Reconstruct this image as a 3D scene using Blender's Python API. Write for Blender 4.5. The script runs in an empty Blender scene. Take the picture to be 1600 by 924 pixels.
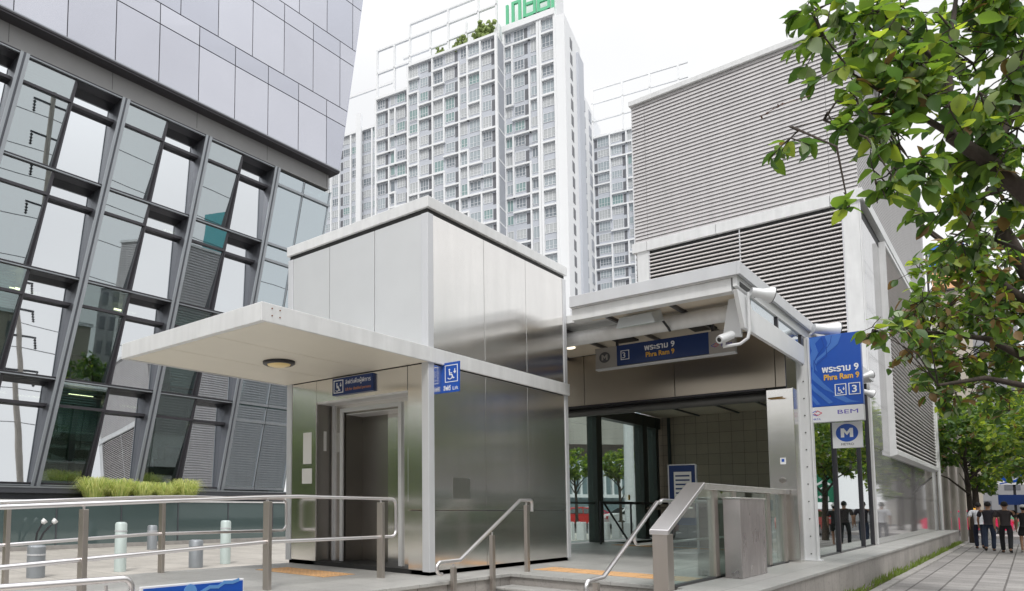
import bpy, bmesh, math, random
from mathutils import Vector, Matrix
rnd = random.Random(7)
PI = math.pi
sc = bpy.context.scene
C = sc.collection

# ------------------------------------------------------------------ camera
yaw, pit, rol = 0.795239450, 0.0774475091, 0.00753697392
cy_, sy_, cp_, sp_ = math.cos(yaw), math.sin(yaw), math.cos(pit), math.sin(pit)
fwd = Vector((cy_*cp_, sy_*cp_, sp_))
rgt = Vector((sy_, -cy_, 0)); upv = rgt.cross(fwd)
r2 = rgt*math.cos(rol) + upv*math.sin(rol)
u2 = upv*math.cos(rol) - rgt*math.sin(rol)
cam = bpy.data.objects.new('camera', bpy.data.cameras.new('camera'))
C.objects.link(cam)
mw = Matrix((r2, u2, -fwd)).transposed().to_4x4(); mw.translation = (0, 0, 0.92)
cam.matrix_world = mw
cam.data.sensor_width = 36; cam.data.lens = 1099.175/1600*36
cam.data.shift_x = (800-486.1)/1600; cam.data.shift_y = (701.6-462)/1600
cam.data.clip_end = 3000; cam.data.clip_start = 0.05
sc.camera = cam

# ------------------------------------------------------------------ sky, sun, exposure
SUN_EL, SUN_AZ = math.radians(52), math.radians(215)     # high, from behind the camera
w = bpy.data.worlds.new("World"); sc.world = w; w.use_nodes = True
nt = w.node_tree; bg = nt.nodes['Background']
sky = nt.nodes.new('ShaderNodeTexSky'); sky.sky_type = 'NISHITA'; sky.sun_disc = False
sky.sun_elevation = SUN_EL; sky.sun_rotation = math.radians(90) - SUN_AZ
sky.air_density = 1.0; sky.dust_density = 4.0
hs = nt.nodes.new('ShaderNodeHueSaturation'); hs.inputs['Saturation'].default_value = 0.25
nt.links.new(sky.outputs[0], hs.inputs['Color'])
tc = nt.nodes.new('ShaderNodeTexCoord')
nz = nt.nodes.new('ShaderNodeTexNoise'); nz.inputs['Scale'].default_value = 2.2; nz.inputs['Detail'].default_value = 5
nt.links.new(tc.outputs['Generated'], nz.inputs['Vector'])
cr = nt.nodes.new('ShaderNodeValToRGB')
cr.color_ramp.elements[0].position = 0.3; cr.color_ramp.elements[0].color = (8.6, 8.7, 8.9, 1)
cr.color_ramp.elements[1].position = 0.7; cr.color_ramp.elements[1].color = (9.9, 9.9, 9.9, 1)
nt.links.new(nz.outputs['Fac'], cr.inputs['Fac'])
mx = nt.nodes.new('ShaderNodeMix'); mx.data_type = 'RGBA'; mx.inputs[0].default_value = 0.93
nt.links.new(hs.outputs[0], mx.inputs[6]); nt.links.new(cr.outputs[0], mx.inputs[7])
# an overcast sky is brightest overhead
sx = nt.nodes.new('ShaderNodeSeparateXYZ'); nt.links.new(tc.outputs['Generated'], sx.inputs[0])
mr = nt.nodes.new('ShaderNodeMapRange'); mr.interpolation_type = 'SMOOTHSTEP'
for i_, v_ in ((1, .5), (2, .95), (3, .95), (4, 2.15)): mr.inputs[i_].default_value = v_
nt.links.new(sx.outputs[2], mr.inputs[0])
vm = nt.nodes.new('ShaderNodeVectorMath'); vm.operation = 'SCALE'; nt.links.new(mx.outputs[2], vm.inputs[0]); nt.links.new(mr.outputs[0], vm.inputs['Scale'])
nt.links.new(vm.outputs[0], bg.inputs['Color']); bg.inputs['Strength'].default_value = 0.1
sun = bpy.data.objects.new('sun', bpy.data.lights.new('sun', 'SUN')); C.objects.link(sun)
sun.data.energy = 1.5; sun.data.angle = math.radians(10); sun.data.color = (1, .975, .94)
sdir = Vector((math.cos(SUN_EL)*math.cos(SUN_AZ), math.cos(SUN_EL)*math.sin(SUN_AZ), math.sin(SUN_EL)))
sun.rotation_euler = sdir.to_track_quat('Z', 'Y').to_euler(); sun.location = sdir*60
sc.view_settings.view_transform = 'Standard'; sc.view_settings.look = 'None'
sc.view_settings.exposure = 0.24; sc.view_settings.gamma = 1
sc.view_settings.use_curve_mapping = False
sc.render.engine = 'CYCLES'
sc.cycles.max_bounces = 8; sc.cycles.glossy_bounces = 5; sc.cycles.transparent_max_bounces = 24
sc.cycles.transmission_bounces = 6

# ------------------------------------------------------------------ materials
def mat(name, col, rough=0.5, metal=0.0, var=0.0, vscale=3.0, bump=0.0, bscale=30.0, stretch=(1, 1, 1),
        spec=0.5, aniso=0.0, rvar=0.0, transl=0.0, emit=None, var2=0.0, v2scale=0.4, v2stretch=(1, 1, 1)):
    m = bpy.data.materials.new(name); m.use_nodes = True
    n = m.node_tree; p = n.nodes['Principled BSDF']
    p.inputs['Base Color'].default_value = (*col, 1); p.inputs['Roughness'].default_value = rough
    p.inputs['Metallic'].default_value = metal; p.inputs['Specular IOR Level'].default_value = spec
    t = n.nodes.new('ShaderNodeTexCoord')
    def noise(scale, st, det=4):
        mp = n.nodes.new('ShaderNodeMapping'); mp.inputs['Scale'].default_value = st
        n.links.new(t.outputs['Object'], mp.inputs['Vector'])
        z = n.nodes.new('ShaderNodeTexNoise'); z.inputs['Scale'].default_value = scale; z.inputs['Detail'].default_value = det
        n.links.new(mp.outputs[0], z.inputs['Vector']); return z
    cur = None
    for v, s, st in ((var, vscale, stretch), (var2, v2scale, v2stretch)):
        if v:
            z = noise(s, st)
            r = n.nodes.new('ShaderNodeMapRange'); r.inputs[1].default_value = .25; r.inputs[2].default_value = .75
            r.inputs[3].default_value = 1-v; r.inputs[4].default_value = 1+v
            n.links.new(z.outputs['Fac'], r.inputs[0])
            k = n.nodes.new('ShaderNodeVectorMath'); k.operation = 'SCALE'
            if cur is None: k.inputs[0].default_value = col
            else: n.links.new(cur, k.inputs[0])
            n.links.new(r.outputs[0], k.inputs['Scale']); cur = k.outputs[0]
    if cur is not None: n.links.new(cur, p.inputs['Base Color'])
    if rvar:
        z = noise(vscale*1.3, stretch)
        r = n.nodes.new('ShaderNodeMapRange'); r.inputs[1].default_value = .3; r.inputs[2].default_value = .7
        r.inputs[3].default_value = max(0, rough-rvar); r.inputs[4].default_value = rough+rvar
        n.links.new(z.outputs['Fac'], r.inputs[0]); n.links.new(r.outputs[0], p.inputs['Roughness'])
    if bump:
        z = noise(bscale, stretch)
        b = n.nodes.new('ShaderNodeBump'); b.inputs['Strength'].default_value = 1; b.inputs['Distance'].default_value = bump
        n.links.new(z.outputs['Fac'], b.inputs['Height']); n.links.new(b.outputs[0], p.inputs['Normal'])
    if aniso:
        p.inputs['Anisotropic'].default_value = aniso; p.inputs['Anisotropic Rotation'].default_value = .25
        tg = n.nodes.new('ShaderNodeCombineXYZ'); tg.inputs[2].default_value = 1     # brushed up and down
        n.links.new(tg.outputs[0], p.inputs['Tangent'])
    if transl:
        out = n.nodes['Material Output']; tr = n.nodes.new('ShaderNodeBsdfTranslucent')
        tr.inputs['Color'].default_value = (min(1, col[0]*1.9), min(1, col[1]*1.9), col[2]*1.1, 1)
        ms = n.nodes.new('ShaderNodeMixShader'); ms.inputs[0].default_value = transl
        n.links.new(p.outputs[0], ms.inputs[1]); n.links.new(tr.outputs[0], ms.inputs[2])
        n.links.new(ms.outputs[0], out.inputs['Surface'])
    if emit:
        p.inputs['Emission Color'].default_value = (*emit[:3], 1); p.inputs['Emission Strength'].default_value = emit[3]
    return m

def glass(name, tint, refl, rough=0.01, gcol=(.8, .84, .86), fres=1.45, bump=0.0, bscale=.8):
    """thin architectural glass: a share that mirrors, fresnel on top, the rest see-through"""
    m = bpy.data.materials.new(name); m.use_nodes = True; n = m.node_tree
    n.nodes.remove(n.nodes['Principled BSDF']); out = n.nodes['Material Output']
    tr = n.nodes.new('ShaderNodeBsdfTransparent'); tr.inputs[0].default_value = (*tint, 1)
    gl = n.nodes.new('ShaderNodeBsdfGlossy'); gl.inputs['Roughness'].default_value = rough; gl.inputs['Color'].default_value = (*gcol, 1)
    lw = n.nodes.new('ShaderNodeLayerWeight'); lw.inputs[0].default_value = .5
    fr = n.nodes.new('ShaderNodeMath'); fr.operation = 'POWER'; fr.inputs[1].default_value = 4.0; n.links.new(lw.outputs['Facing'], fr.inputs[0])
    ad = n.nodes.new('ShaderNodeMath'); ad.operation = 'ADD'; ad.use_clamp = True; ad.inputs[1].default_value = refl
    n.links.new(fr.outputs[0], ad.inputs[0])
    ms = n.nodes.new('ShaderNodeMixShader'); n.links.new(ad.outputs[0], ms.inputs[0])
    n.links.new(tr.outputs[0], ms.inputs[1]); n.links.new(gl.outputs[0], ms.inputs[2])
    if bump:
        t = n.nodes.new('ShaderNodeTexCoord'); z = n.nodes.new('ShaderNodeTexNoise'); z.inputs['Scale'].default_value = bscale
        z.inputs['Detail'].default_value = 1
        n.links.new(t.outputs['Object'], z.inputs['Vector'])
        b = n.nodes.new('ShaderNodeBump'); b.inputs['Distance'].default_value = bump; n.links.new(z.outputs['Fac'], b.inputs['Height'])
        n.links.new(b.outputs[0], gl.inputs['Normal'])
    n.links.new(ms.outputs[0], out.inputs['Surface']); return m

def tiles(name, col, cell, mortar, mcol, rough=.6, var=.08, plane='XY', bump=.002, offset=.0, spec=.5, stain=.12, squash=1.0):
    """slabs / tiles laid in a grid; plane picks the two object axes they run along"""
    m = bpy.data.materials.new(name); m.use_nodes = True; n = m.node_tree; p = n.nodes['Principled BSDF']
    p.inputs['Roughness'].default_value = rough; p.inputs['Specular IOR Level'].default_value = spec
    t = n.nodes.new('ShaderNodeTexCoord'); sp = n.nodes.new('ShaderNodeSeparateXYZ'); cb = n.nodes.new('ShaderNodeCombineXYZ')
    n.links.new(t.outputs['Object'], sp.inputs[0])
    n.links.new(sp.outputs['XYZ'.index(plane[0])], cb.inputs[0]); n.links.new(sp.outputs['XYZ'.index(plane[1])], cb.inputs[1])
    b = n.nodes.new('ShaderNodeTexBrick'); b.offset = offset; b.inputs['Scale'].default_value = 1
    b.inputs['Brick Width'].default_value = cell[0]; b.inputs['Row Height'].default_value = cell[1]
    b.inputs['Mortar Size'].default_value = mortar; b.inputs['Mortar Smooth'].default_value = .1
    b.inputs['Color1'].default_value = (*[c*(1-var) for c in col], 1); b.inputs['Color2'].default_value = (*[min(1, c*(1+var)) for c in col], 1)
    b.inputs['Mortar'].default_value = (*mcol, 1)
    n.links.new(cb.outputs[0], b.inputs['Vector'])
    z = n.nodes.new('ShaderNodeTexNoise'); z.inputs['Scale'].default_value = .9; z.inputs['Detail'].default_value = 8; z.inputs['Roughness'].default_value = .65
    n.links.new(t.outputs['Object'], z.inputs['Vector'])
    r = n.nodes.new('ShaderNodeMapRange'); r.inputs[1].default_value = .3; r.inputs[2].default_value = .7; r.inputs[3].default_value = 1-stain; r.inputs[4].default_value = 1+stain*.6
    n.links.new(z.outputs['Fac'], r.inputs[0])
    z2 = n.nodes.new('ShaderNodeTexNoise'); z2.inputs['Scale'].default_value = 28; z2.inputs['Detail'].default_value = 3
    n.links.new(t.outputs['Object'], z2.inputs['Vector'])
    r3 = n.nodes.new('ShaderNodeMapRange'); r3.inputs[1].default_value = .3; r3.inputs[2].default_value = .45; r3.inputs[3].default_value = 1-stain*.9; r3.inputs[4].default_value = 1
    n.links.new(z2.outputs['Fac'], r3.inputs[0])
    mm = n.nodes.new('ShaderNodeMath'); mm.operation = 'MULTIPLY'; n.links.new(r.outputs[0], mm.inputs[0]); n.links.new(r3.outputs[0], mm.inputs[1])
    k = n.nodes.new('ShaderNodeVectorMath'); k.operation = 'SCALE'; n.links.new(b.outputs['Color'], k.inputs[0]); n.links.new(mm.outputs[0], k.inputs['Scale'])
    n.links.new(k.outputs[0], p.inputs['Base Color'])
    if bump:
        bb = n.nodes.new('ShaderNodeBump'); bb.invert = True; bb.inputs['Distance'].default_value = bump
        n.links.new(b.outputs['Fac'], bb.inputs['Height']); n.links.new(bb.outputs[0], p.inputs['Normal'])
    return m

ST = mat('stainless_panel', (.83, .81, .785), .20, 1, var=.03, vscale=1.2, bump=.002, bscale=.6, stretch=(.6, .6, 1.6), aniso=.85, var2=.05, v2scale=2.5, v2stretch=(1.5, 1.5, .2))
ST2 = mat('stainless_matte', (.665, .675, .68), .5, .6, var=.03, vscale=1.5)
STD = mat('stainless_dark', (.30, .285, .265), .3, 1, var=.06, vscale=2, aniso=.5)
PIPE = mat('brushed_pipe', (.80, .775, .78), .30, 1, var=.04, vscale=4)
POST = mat('brushed_post', (.52, .475, .44), .38, 1, var=.05, vscale=5, stretch=(1, 1, .1))
ALU = mat('aluminium_paint', (.60, .61, .63), .42, .25, var=.05, vscale=4, stretch=(1, 1, .3), var2=.04, v2scale=.8)
ALUL = mat('light_metal_fascia', (.70, .705, .705), .45, .15, var=.05, vscale=3, var2=.07, v2scale=9, v2stretch=(1, 1, .15))
WHITE = mat('white_paint', (.74, .75, .76), .5, var=.04, vscale=2)
CREAM = mat('cream_soffit', (.74, .70, .60), .45, var=.03, vscale=2)
CEIL = mat('station_ceiling', (.62, .55, .45), .5, var=.06, vscale=1.5)
BLACK = mat('black_gap', (.015, .015, .015), .6)
DARK = mat('dark_metal', (.045, .045, .05), .4, .5, var=.1, vscale=3)
GREYM = mat('grey_mullion', (.105, .11, .125), .38, .55, var=.06, vscale=4, stretch=(1, 1, .2))
GREYL = mat('light_mullion', (.29, .31, .33), .35, .55, var=.06, vscale=4, stretch=(1, 1, .2))
SOFF = mat('grey_soffit', (.25, .25, .25), .5, var=.05, vscale=1.5)
CHAR = mat('charcoal_frame', (.05, .048, .055), .35, .3)
# ------------------------------------------------------------------ mesh helpers
W = {}
class MB:
    def __init__(s): s.v = []; s.f = []; s.m = []
    def add(s, vs, fs, mi=0):
        o = len(s.v); s.v += [tuple(v) for v in vs]; s.f += [tuple(i+o for i in f) for f in fs]; s.m += [mi]*len(fs); return s
    def box(s, x0, x1, y0, y1, z0, z1, mi=0, M=None):
        vs = [Vector((x, y, z)) for z in (z0, z1) for y in (y0, y1) for x in (x0, x1)]
        if M is not None: vs = [M @ v for v in vs]
        return s.add(vs, [(0, 2, 3, 1), (4, 5, 7, 6), (0, 1, 5, 4), (2, 6, 7, 3), (0, 4, 6, 2), (1, 3, 7, 5)], mi)
    def hexa(s, b, t, mi=0):           # bottom ring (4) and top ring (4)
        return s.add(list(b)+list(t), [(3, 2, 1, 0), (4, 5, 6, 7), (0, 1, 5, 4), (1, 2, 6, 5), (2, 3, 7, 6), (3, 0, 4, 7)], mi)
    def prism(s, poly, axis, a, b, mi=0):   # poly in the two other axes, extruded along axis from a to b
        def P(p, c):
            return {'x': (c, p[0], p[1]), 'y': (p[0], c, p[1]), 'z': (p[0], p[1], c)}[axis]
        n = len(poly)
        return s.add([P(p, a) for p in poly]+[P(p, b) for p in poly],
                     [tuple(range(n))[::-1], tuple(range(n, 2*n))]+[(i, (i+1) % n, n+(i+1) % n, n+i) for i in range(n)], mi)
    def tube(s, pts, r, seg=12, mi=0, cap=True):
        pts = [Vector(p) for p in pts]; n = len(pts); rs = r if isinstance(r, (list, tuple)) else [r]*n
        t0 = (pts[1]-pts[0]).normalized(); up = Vector((0, 0, 1)) if abs(t0.z) < .9 else Vector((1, 0, 0))
        a = t0.cross(up).normalized(); vs = []
        for i, p in enumerate(pts):
            t = ((pts[min(i+1, n-1)]-pts[max(i-1, 0)])).normalized()
            a = (a - t*a.dot(t)).normalized(); b = t.cross(a)
            vs += [p + (a*math.cos(2*PI*k/seg)+b*math.sin(2*PI*k/seg))*rs[i] for k in range(seg)]
        fs = [(i*seg+k, i*seg+(k+1) % seg, (i+1)*seg+(k+1) % seg, (i+1)*seg+k) for i in range(n-1) for k in range(seg)]
        if cap: fs += [tuple(range(seg))[::-1], tuple(range((n-1)*seg, n*seg))]
        return s.add(vs, fs, mi)
    def lathe(s, prof, M, seg=24, mi=0):    # prof: (r, h) pairs, axis local z of M
        n = len(prof)
        vs = [M @ Vector((r*math.cos(2*PI*k/seg), r*math.sin(2*PI*k/seg), h)) for r, h in prof for k in range(seg)]
        fs = [(i*seg+k, i*seg+(k+1) % seg, (i+1)*seg+(k+1) % seg, (i+1)*seg+k) for i in range(n-1) for k in range(seg)]
        fs += [tuple(range(seg))[::-1], tuple(range((n-1)*seg, n*seg))]
        return s.add(vs, fs, mi)
    def ico(s, c, r, sub=1, mi=0, jit=0, sq=(1, 1, 1)):
        bm = bmesh.new(); bmesh.ops.create_icosphere(bm, subdivisions=sub, radius=1)
        vs = []
        for v in bm.verts:
            k = 1+rnd.uniform(-jit, jit); vs.append((c[0]+v.co.x*r*k*sq[0], c[1]+v.co.y*r*k*sq[1], c[2]+v.co.z*r*k*sq[2]))
        fs = [tuple(v.index for v in f.verts) for f in bm.faces]; bm.free(); return s.add(vs, fs, mi)
    def build(s, name, mats, parent=None, smooth=None, bevel=0, label=None, kind=None):
        me = bpy.data.meshes.new(name); me.from_pydata(s.v, [], s.f)
        mats = mats if isinstance(mats, (list, tuple)) else [mats]
        for m in mats: me.materials.append(m)
        if len(mats) > 1: me.polygons.foreach_set('material_index', s.m)
        if parent is not None:
            me.transform(W[parent].inverted())
        if smooth:
            me.shade_smooth(); me.set_sharp_from_angle(angle=math.radians(smooth))
        me.update()
        o = bpy.data.objects.new(name, me); C.objects.link(o); o.parent = parent
        W[o] = W[parent] if parent is not None else Matrix()
        if bevel:
            b = o.modifiers.new('bevel', 'BEVEL'); b.width = bevel; b.segments = 2; b.limit_method = 'ANGLE'; b.angle_limit = math.radians(50)
        if label: o['label'] = label
        if kind: o['kind'] = kind
        return o
def box(name, m, parent, *b, bevel=0, **k): return MB().box(*b).build(name, m, parent, bevel=bevel, **k)
def tag(o, label, cat, group=None):
    o['label'] = label; o['category'] = cat
    if group: o['group'] = group
    return o
def thing(name, label, cat, loc=(0, 0, 0), rotz=0, group=None):
    o = bpy.data.objects.new(name, None); C.objects.link(o); o.location = loc; o.rotation_euler = (0, 0, rotz)
    o.empty_display_size = .2
    W[o] = Matrix.Translation(loc) @ Matrix.Rotation(rotz, 4, 'Z'); tag(o, label, cat, group); return o
def struct(name, mb, m, **k):
    o = mb.build(name, m, None, **k); o['kind'] = 'structure'; return o
def dup(root, loc, rotz, label, group=None):
    def rec(o, par):
        c = o.copy(); C.objects.link(c); c.parent = par
        for ch in [x for x in C.objects if x.parent == o]: rec(ch, c)
        return c
    r = rec(root, None); r.location = loc; r.rotation_euler = (0, 0, rotz); r['label'] = label
    if group: r['group'] = group
    return r
FONT = {}
def font(k):
    if k is None: return None
    if k not in FONT:
        p = bpy.utils.resource_path('LOCAL')+'/datafiles/fonts/'+k
        FONT[k] = bpy.data.fonts.load(p)
    return FONT[k]
def text(s, size, m, parent, o, face, name='lettering', align='LEFT', width=None, ext=.002, bold=0, alignv='BOTTOM_BASELINE'):
    """flat raised letters; face '-X' is read looking along +X, '-Y' looking along +Y"""
    cu = bpy.data.curves.new('t', 'FONT'); cu.body = s; cu.size = size; cu.extrude = ext; cu.align_x = align; cu.offset = bold; cu.resolution_u = 3
    ob = bpy.data.objects.new('t', cu); C.objects.link(ob); bpy.context.view_layer.update()
    me = bpy.data.meshes.new_from_object(ob.evaluated_get(bpy.context.evaluated_depsgraph_get()))
    bpy.data.objects.remove(ob)
    xs = [v.co.x for v in me.vertices] or [0, 1]
    k = 1 if width is None else width/(max(xs)-min(xs))
    if face == '-X': M = Matrix(((0, 0, -1, o[0]), (-1, 0, 0, o[1]), (0, 1, 0, o[2]), (0, 0, 0, 1)))
    else: M = Matrix(((1, 0, 0, o[0]), (0, 0, -1, o[1]), (0, 1, 0, o[2]), (0, 0, 0, 1)))
    me.transform(Matrix.Diagonal((k, 1, 1, 1))); me.transform(M)
    if parent is not None: me.transform(W[parent].inverted())
    me.materials.clear(); me.materials.append(m)
    for p in me.polygons: p.material_index = 0
    r = bpy.data.objects.new(name, me); C.objects.link(r); r.parent = parent; W[r] = W[parent] if parent else Matrix(); return r
def decal(polys, m, parent, o, face, name='mark', th=.003):
    """flat shapes on a sign: polys are lists of (u right, v up) from the point o"""
    b = MB()
    for i_, poly in enumerate(polys):
        n = len(poly); t_ = th+.00025*(i_ % 12); a = sum(poly[i][0]*poly[(i+1) % n][1]-poly[(i+1) % n][0]*poly[i][1] for i in range(n))
        if a < 0: poly = poly[::-1]
        if face == '-X': P = lambda p, d: (o[0]-d, o[1]-p[0], o[2]+p[1])
        else: P = lambda p, d: (o[0]+p[0], o[1]-d, o[2]+p[1])
        vs = [P(p, 0) for p in poly]+[P(p, t_) for p in poly]
        b.add(vs, [tuple(range(n))[::-1], tuple(range(n, 2*n))]+[(i, (i+1) % n, n+(i+1) % n, n+i) for i in range(n)])
    return b.build(name, m, parent)
def ring(cx, cy, r0, r1, a0=0, a1=2*PI, n=28, sx=1, sy=1):
    out = []
    for i in range(n):
        t0 = a0+(a1-a0)*i/n; t1 = a0+(a1-a0)*(i+1)/n
        out.append([(cx+r1*math.cos(t0)*sx, cy+r1*math.sin(t0)*sy), (cx+r1*math.cos(t1)*sx, cy+r1*math.sin(t1)*sy),
                    (cx+r0*math.cos(t1)*sx, cy+r0*math.sin(t1)*sy), (cx+r0*math.cos(t0)*sx, cy+r0*math.sin(t0)*sy)])
    return out
def disc(cx, cy, r, n=28, sx=1, sy=1): return [(cx+r*math.cos(2*PI*i/n)*sx, cy+r*math.sin(2*PI*i/n)*sy) for i in range(n)]
def stroke(pts, w):
    out = []
    for (x0, y0), (x1, y1) in zip(pts, pts[1:]):
        d = math.hypot(x1-x0, y1-y0) or 1; nx, ny = -(y1-y0)/d*w/2, (x1-x0)/d*w/2; ex, ey = (x1-x0)/d*w*.3, (y1-y0)/d*w*.3
        out.append([(x0+nx-ex, y0+ny-ey), (x1+nx+ex, y1+ny+ey), (x1-nx+ex, y1-ny+ey), (x0-nx-ex, y0-ny-ey)])
    return out
def frame(x0, y0, x1, y1, w):
    return [[(x0, y0), (x1, y0), (x1, y0+w), (x0, y0+w)], [(x0, y1-w), (x1, y1-w), (x1, y1), (x0, y1)],
            [(x0, y0+w), (x0+w, y0+w), (x0+w, y1-w), (x0, y1-w)], [(x1-w, y0+w), (x1, y0+w), (x1, y1-w), (x1-w, y1-w)]]
def wheelchair(x, y, s, arrow=True):
    """pictogram of a seated figure in a wheelchair inside a square of side s with its corner at x, y"""
    q = [[(x+a*s, y+b*s) for a, b in p] for p in ring(.36, .34, .17, .225, -2.6, 1.0, 16)]
    q += [[(x+a*s, y+b*s) for a, b in p] for p in stroke([(.33, .72), (.35, .45), (.55, .45), (.63, .2), (.72, .22)], .07)]
    q += [[(x+a*s, y+b*s) for a, b in p] for p in stroke([(.35, .58), (.53, .58)], .055)]
    q += [[(x+a*s, y+b*s) for a, b in disc(.33, .82, .065, 12)]]
    if arrow:
        q += [[(x+a*s, y+b*s) for a, b in p] for p in stroke([(.78, .85), (.78, .6)], .06)]
        q += [[(x+.66*s, y+.68*s), (x+.78*s, y+.5*s), (x+.90*s, y+.68*s)]]
    return q
# ------------------------------------------------------------------ ground
GZ = -0.53
ASPH = mat('asphalt', (.075, .075, .078), .85, var=.15, vscale=8, bump=.004, bscale=120)
PAVE = tiles('pavement_slabs', (.29, .275, .265), (.62, .40), .014, (.12, .11, .105), rough=.8, var=.13, offset=.5, bump=.006, stain=.3)
PLAZA = tiles('plaza_paving', (.45, .42, .38), (1.2, 1.2), .012, (.25, .24, .22), rough=.7, var=.06, stain=.22)
GRAN = tiles('granite_floor', (.40, .395, .38), (.6, .6), .004, (.24, .235, .225), rough=.42, var=.06, stain=.2, bump=.001)
CLAD = tiles('stone_cladding', (.36, .335, .315), (.6, 3), .006, (.14, .13, .12), rough=.6, var=.06, plane='XZ', stain=.25)
CLADY = tiles('stone_cladding_cross', (.38, .355, .33), (.6, 3), .006, (.14, .13, .12), rough=.6, var=.06, plane='YZ', stain=.25)
KERB = mat('kerb_stone', (.30, .285, .27), .8, var=.15, vscale=5, bump=.006, bscale=25)
SOIL = mat('soil', (.09, .075, .05), .95, var=.3, vscale=12, bump=.02, bscale=20)
LINE = mat('road_paint', (.7, .7, .68), .7, var=.1, vscale=10)
struct('ground', MB().box(-700, 900, -700, 900, -1.0, -.68), ASPH)
struct('pavement', MB().box(-40, 41.5, -2.3, 1.86, -.9, GZ).box(52, 140, -2.3, 2.2, -.9, GZ), PAVE)
struct('plaza', MB().box(-40, 36, 2.12, 32, -.9, GZ-.004), PLAZA)
kb = MB()
for i in range(60):
    x = -18+i*1.0
    if x > 40: break
    kb.box(x+.006, x+.994, 1.86, 2.0, -.8, GZ+.05+rnd.uniform(-.008, .008))
struct('kerb_by_wall', kb, KERB, bevel=.02)
kb = MB()
for i in range(60): kb.box(-18+i*1.0+.006, -18+i+.994, -2.47, -2.3, -.9, GZ+.01)
struct('kerb_by_road', kb, KERB, bevel=.02)
struct('planting_strip', MB().box(-18, 40, 2.0, 2.12, -.8, GZ+.02), SOIL)
rl = MB()
for i in range(40): rl.box(-20+i*4, -18+i*4, -5.9, -5.78, -.68, -.675)
for i in range(40): rl.box(-20+i*4, -18+i*4, -9.2, -9.08, -.68, -.675)
struct('lane_markings', rl, LINE)

# ------------------------------------------------------------------ raised platform, steps, ramp
pl = MB()
pl.box(8.65, 17.6, 2.16, 8.3, -.9, 0)
pl.box(4.9, 8.65, 4.97, 8.06, -.9, 0)
pl.box(17.6, 22.3, 2.16, 3.0, -.9, 0).box(17.6, 22.3, 7.3, 8.3, -.9, 0)
pl.box(22.3, 40.3, 2.16, 2.9, -.9, 0)
pl.box(2.5, 8.65, 2.16, 2.74, -.9, 0)
struct('platform', pl, CLAD)
top = MB()
for b in ((8.62, 17.6, 2.13, 8.33), (4.9, 8.62, 4.94, 8.09), (17.6, 22.3, 2.13, 3.0), (17.6, 22.3, 7.3, 8.33), (22.3, 40.33, 2.13, 2.9), (2.5, 8.62, 2.13, 2.77)):
    top.box(b[0], b[1], b[2], b[3], .0, .045)
for i in range(len(top.v)): top.v[i] = (top.v[i][0], top.v[i][1], top.v[i][2]-.045+.004)
struct('platform_paving', top, GRAN, bevel=.006)
st = MB()
for k in range(1, 3):
    st.box(8.65-.42*k, 8.65-.42*(k-1), 2.77, 4.94, -.9, -.175*k)
    st.box(8.63-.42*k, 8.65-.42*(k-1)-.001, 2.772, 4.938, -.175*k, -.175*k+.03)
struct('steps', st, GRAN, bevel=.005)
rp = MB(); rp.prism([(4.9, .004), (4.9, -.9), (-8, -.9), (-8, GZ)], 'y', 4.94, 8.09)
struct('ramp', rp, GRAN)
TACT = tiles('tactile_paving', (.62, .36, .17), (.3, .3), .006, (.35, .24, .14), rough=.7, var=.05, bump=.003, stain=.1)
TDOT = mat('tactile_bump', (.64, .38, .18), .7)
def tactile(x0, x1, y0, y1):
    b = MB().box(x0, x1, y0, y1, .003, .009)
    nx, ny = int((x1-x0)/.075), int((y1-y0)/.075)
    for i in range(nx):
        for j in range(ny):
            x, y = x0+(i+.5)*(x1-x0)/nx, y0+(j+.5)*(y1-y0)/ny
            b.hexa([(x-.014, y-.014, .009), (x+.014, y-.014, .009), (x+.014, y+.014, .009), (x-.014, y+.014, .009)],
                   [(x-.008, y-.008, .013), (x+.008, y-.008, .013), (x+.008, y+.008, .013), (x-.008, y+.008, .013)])
    return b
struct('tactile_strip', tactile(6.3, 6.9, 6.2, 7.5), TACT)
struct('tactile_strip', tactile(9.35, 9.95, 2.95, 5.0), TACT)
struct('tactile_strip', tactile(16.6, 17.0, 3.2, 6.9), TACT)
# ------------------------------------------------------------------ grass along the wall
GRASS = mat('grass_blades', (.14, .20, .035), .6, var=.3, vscale=2, transl=.3)
gb = MB()
for i in range(2600):
    x = rnd.uniform(3, 39.5); dens = .5+.5*math.sin(x*1.7)*math.sin(x*.63+1)
    if rnd.random() > .35+.65*dens: continue
    y = rnd.uniform(2.0, 2.12); h = rnd.uniform(.04, .15)*(1+.6*dens); a = rnd.uniform(0, 2*PI); l = rnd.uniform(0, .07)
    dx, dy = math.cos(a)*.007, math.sin(a)*.007
    gb.add([(x-dx, y-dy, GZ), (x+dx, y+dy, GZ), (x+l*math.sin(a)+dx*.6, y+.5*l*math.cos(a), GZ+h*.6), (x+1.8*l*math.sin(a), y+.9*l*math.cos(a)-.02, GZ+h)],
           [(0, 1, 2), (0, 2, 3)])
o = gb.build('grass', GRASS); o['kind'] = 'stuff'; tag(o, 'tufts of green grass growing between kerb and granite wall', 'grass')

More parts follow.
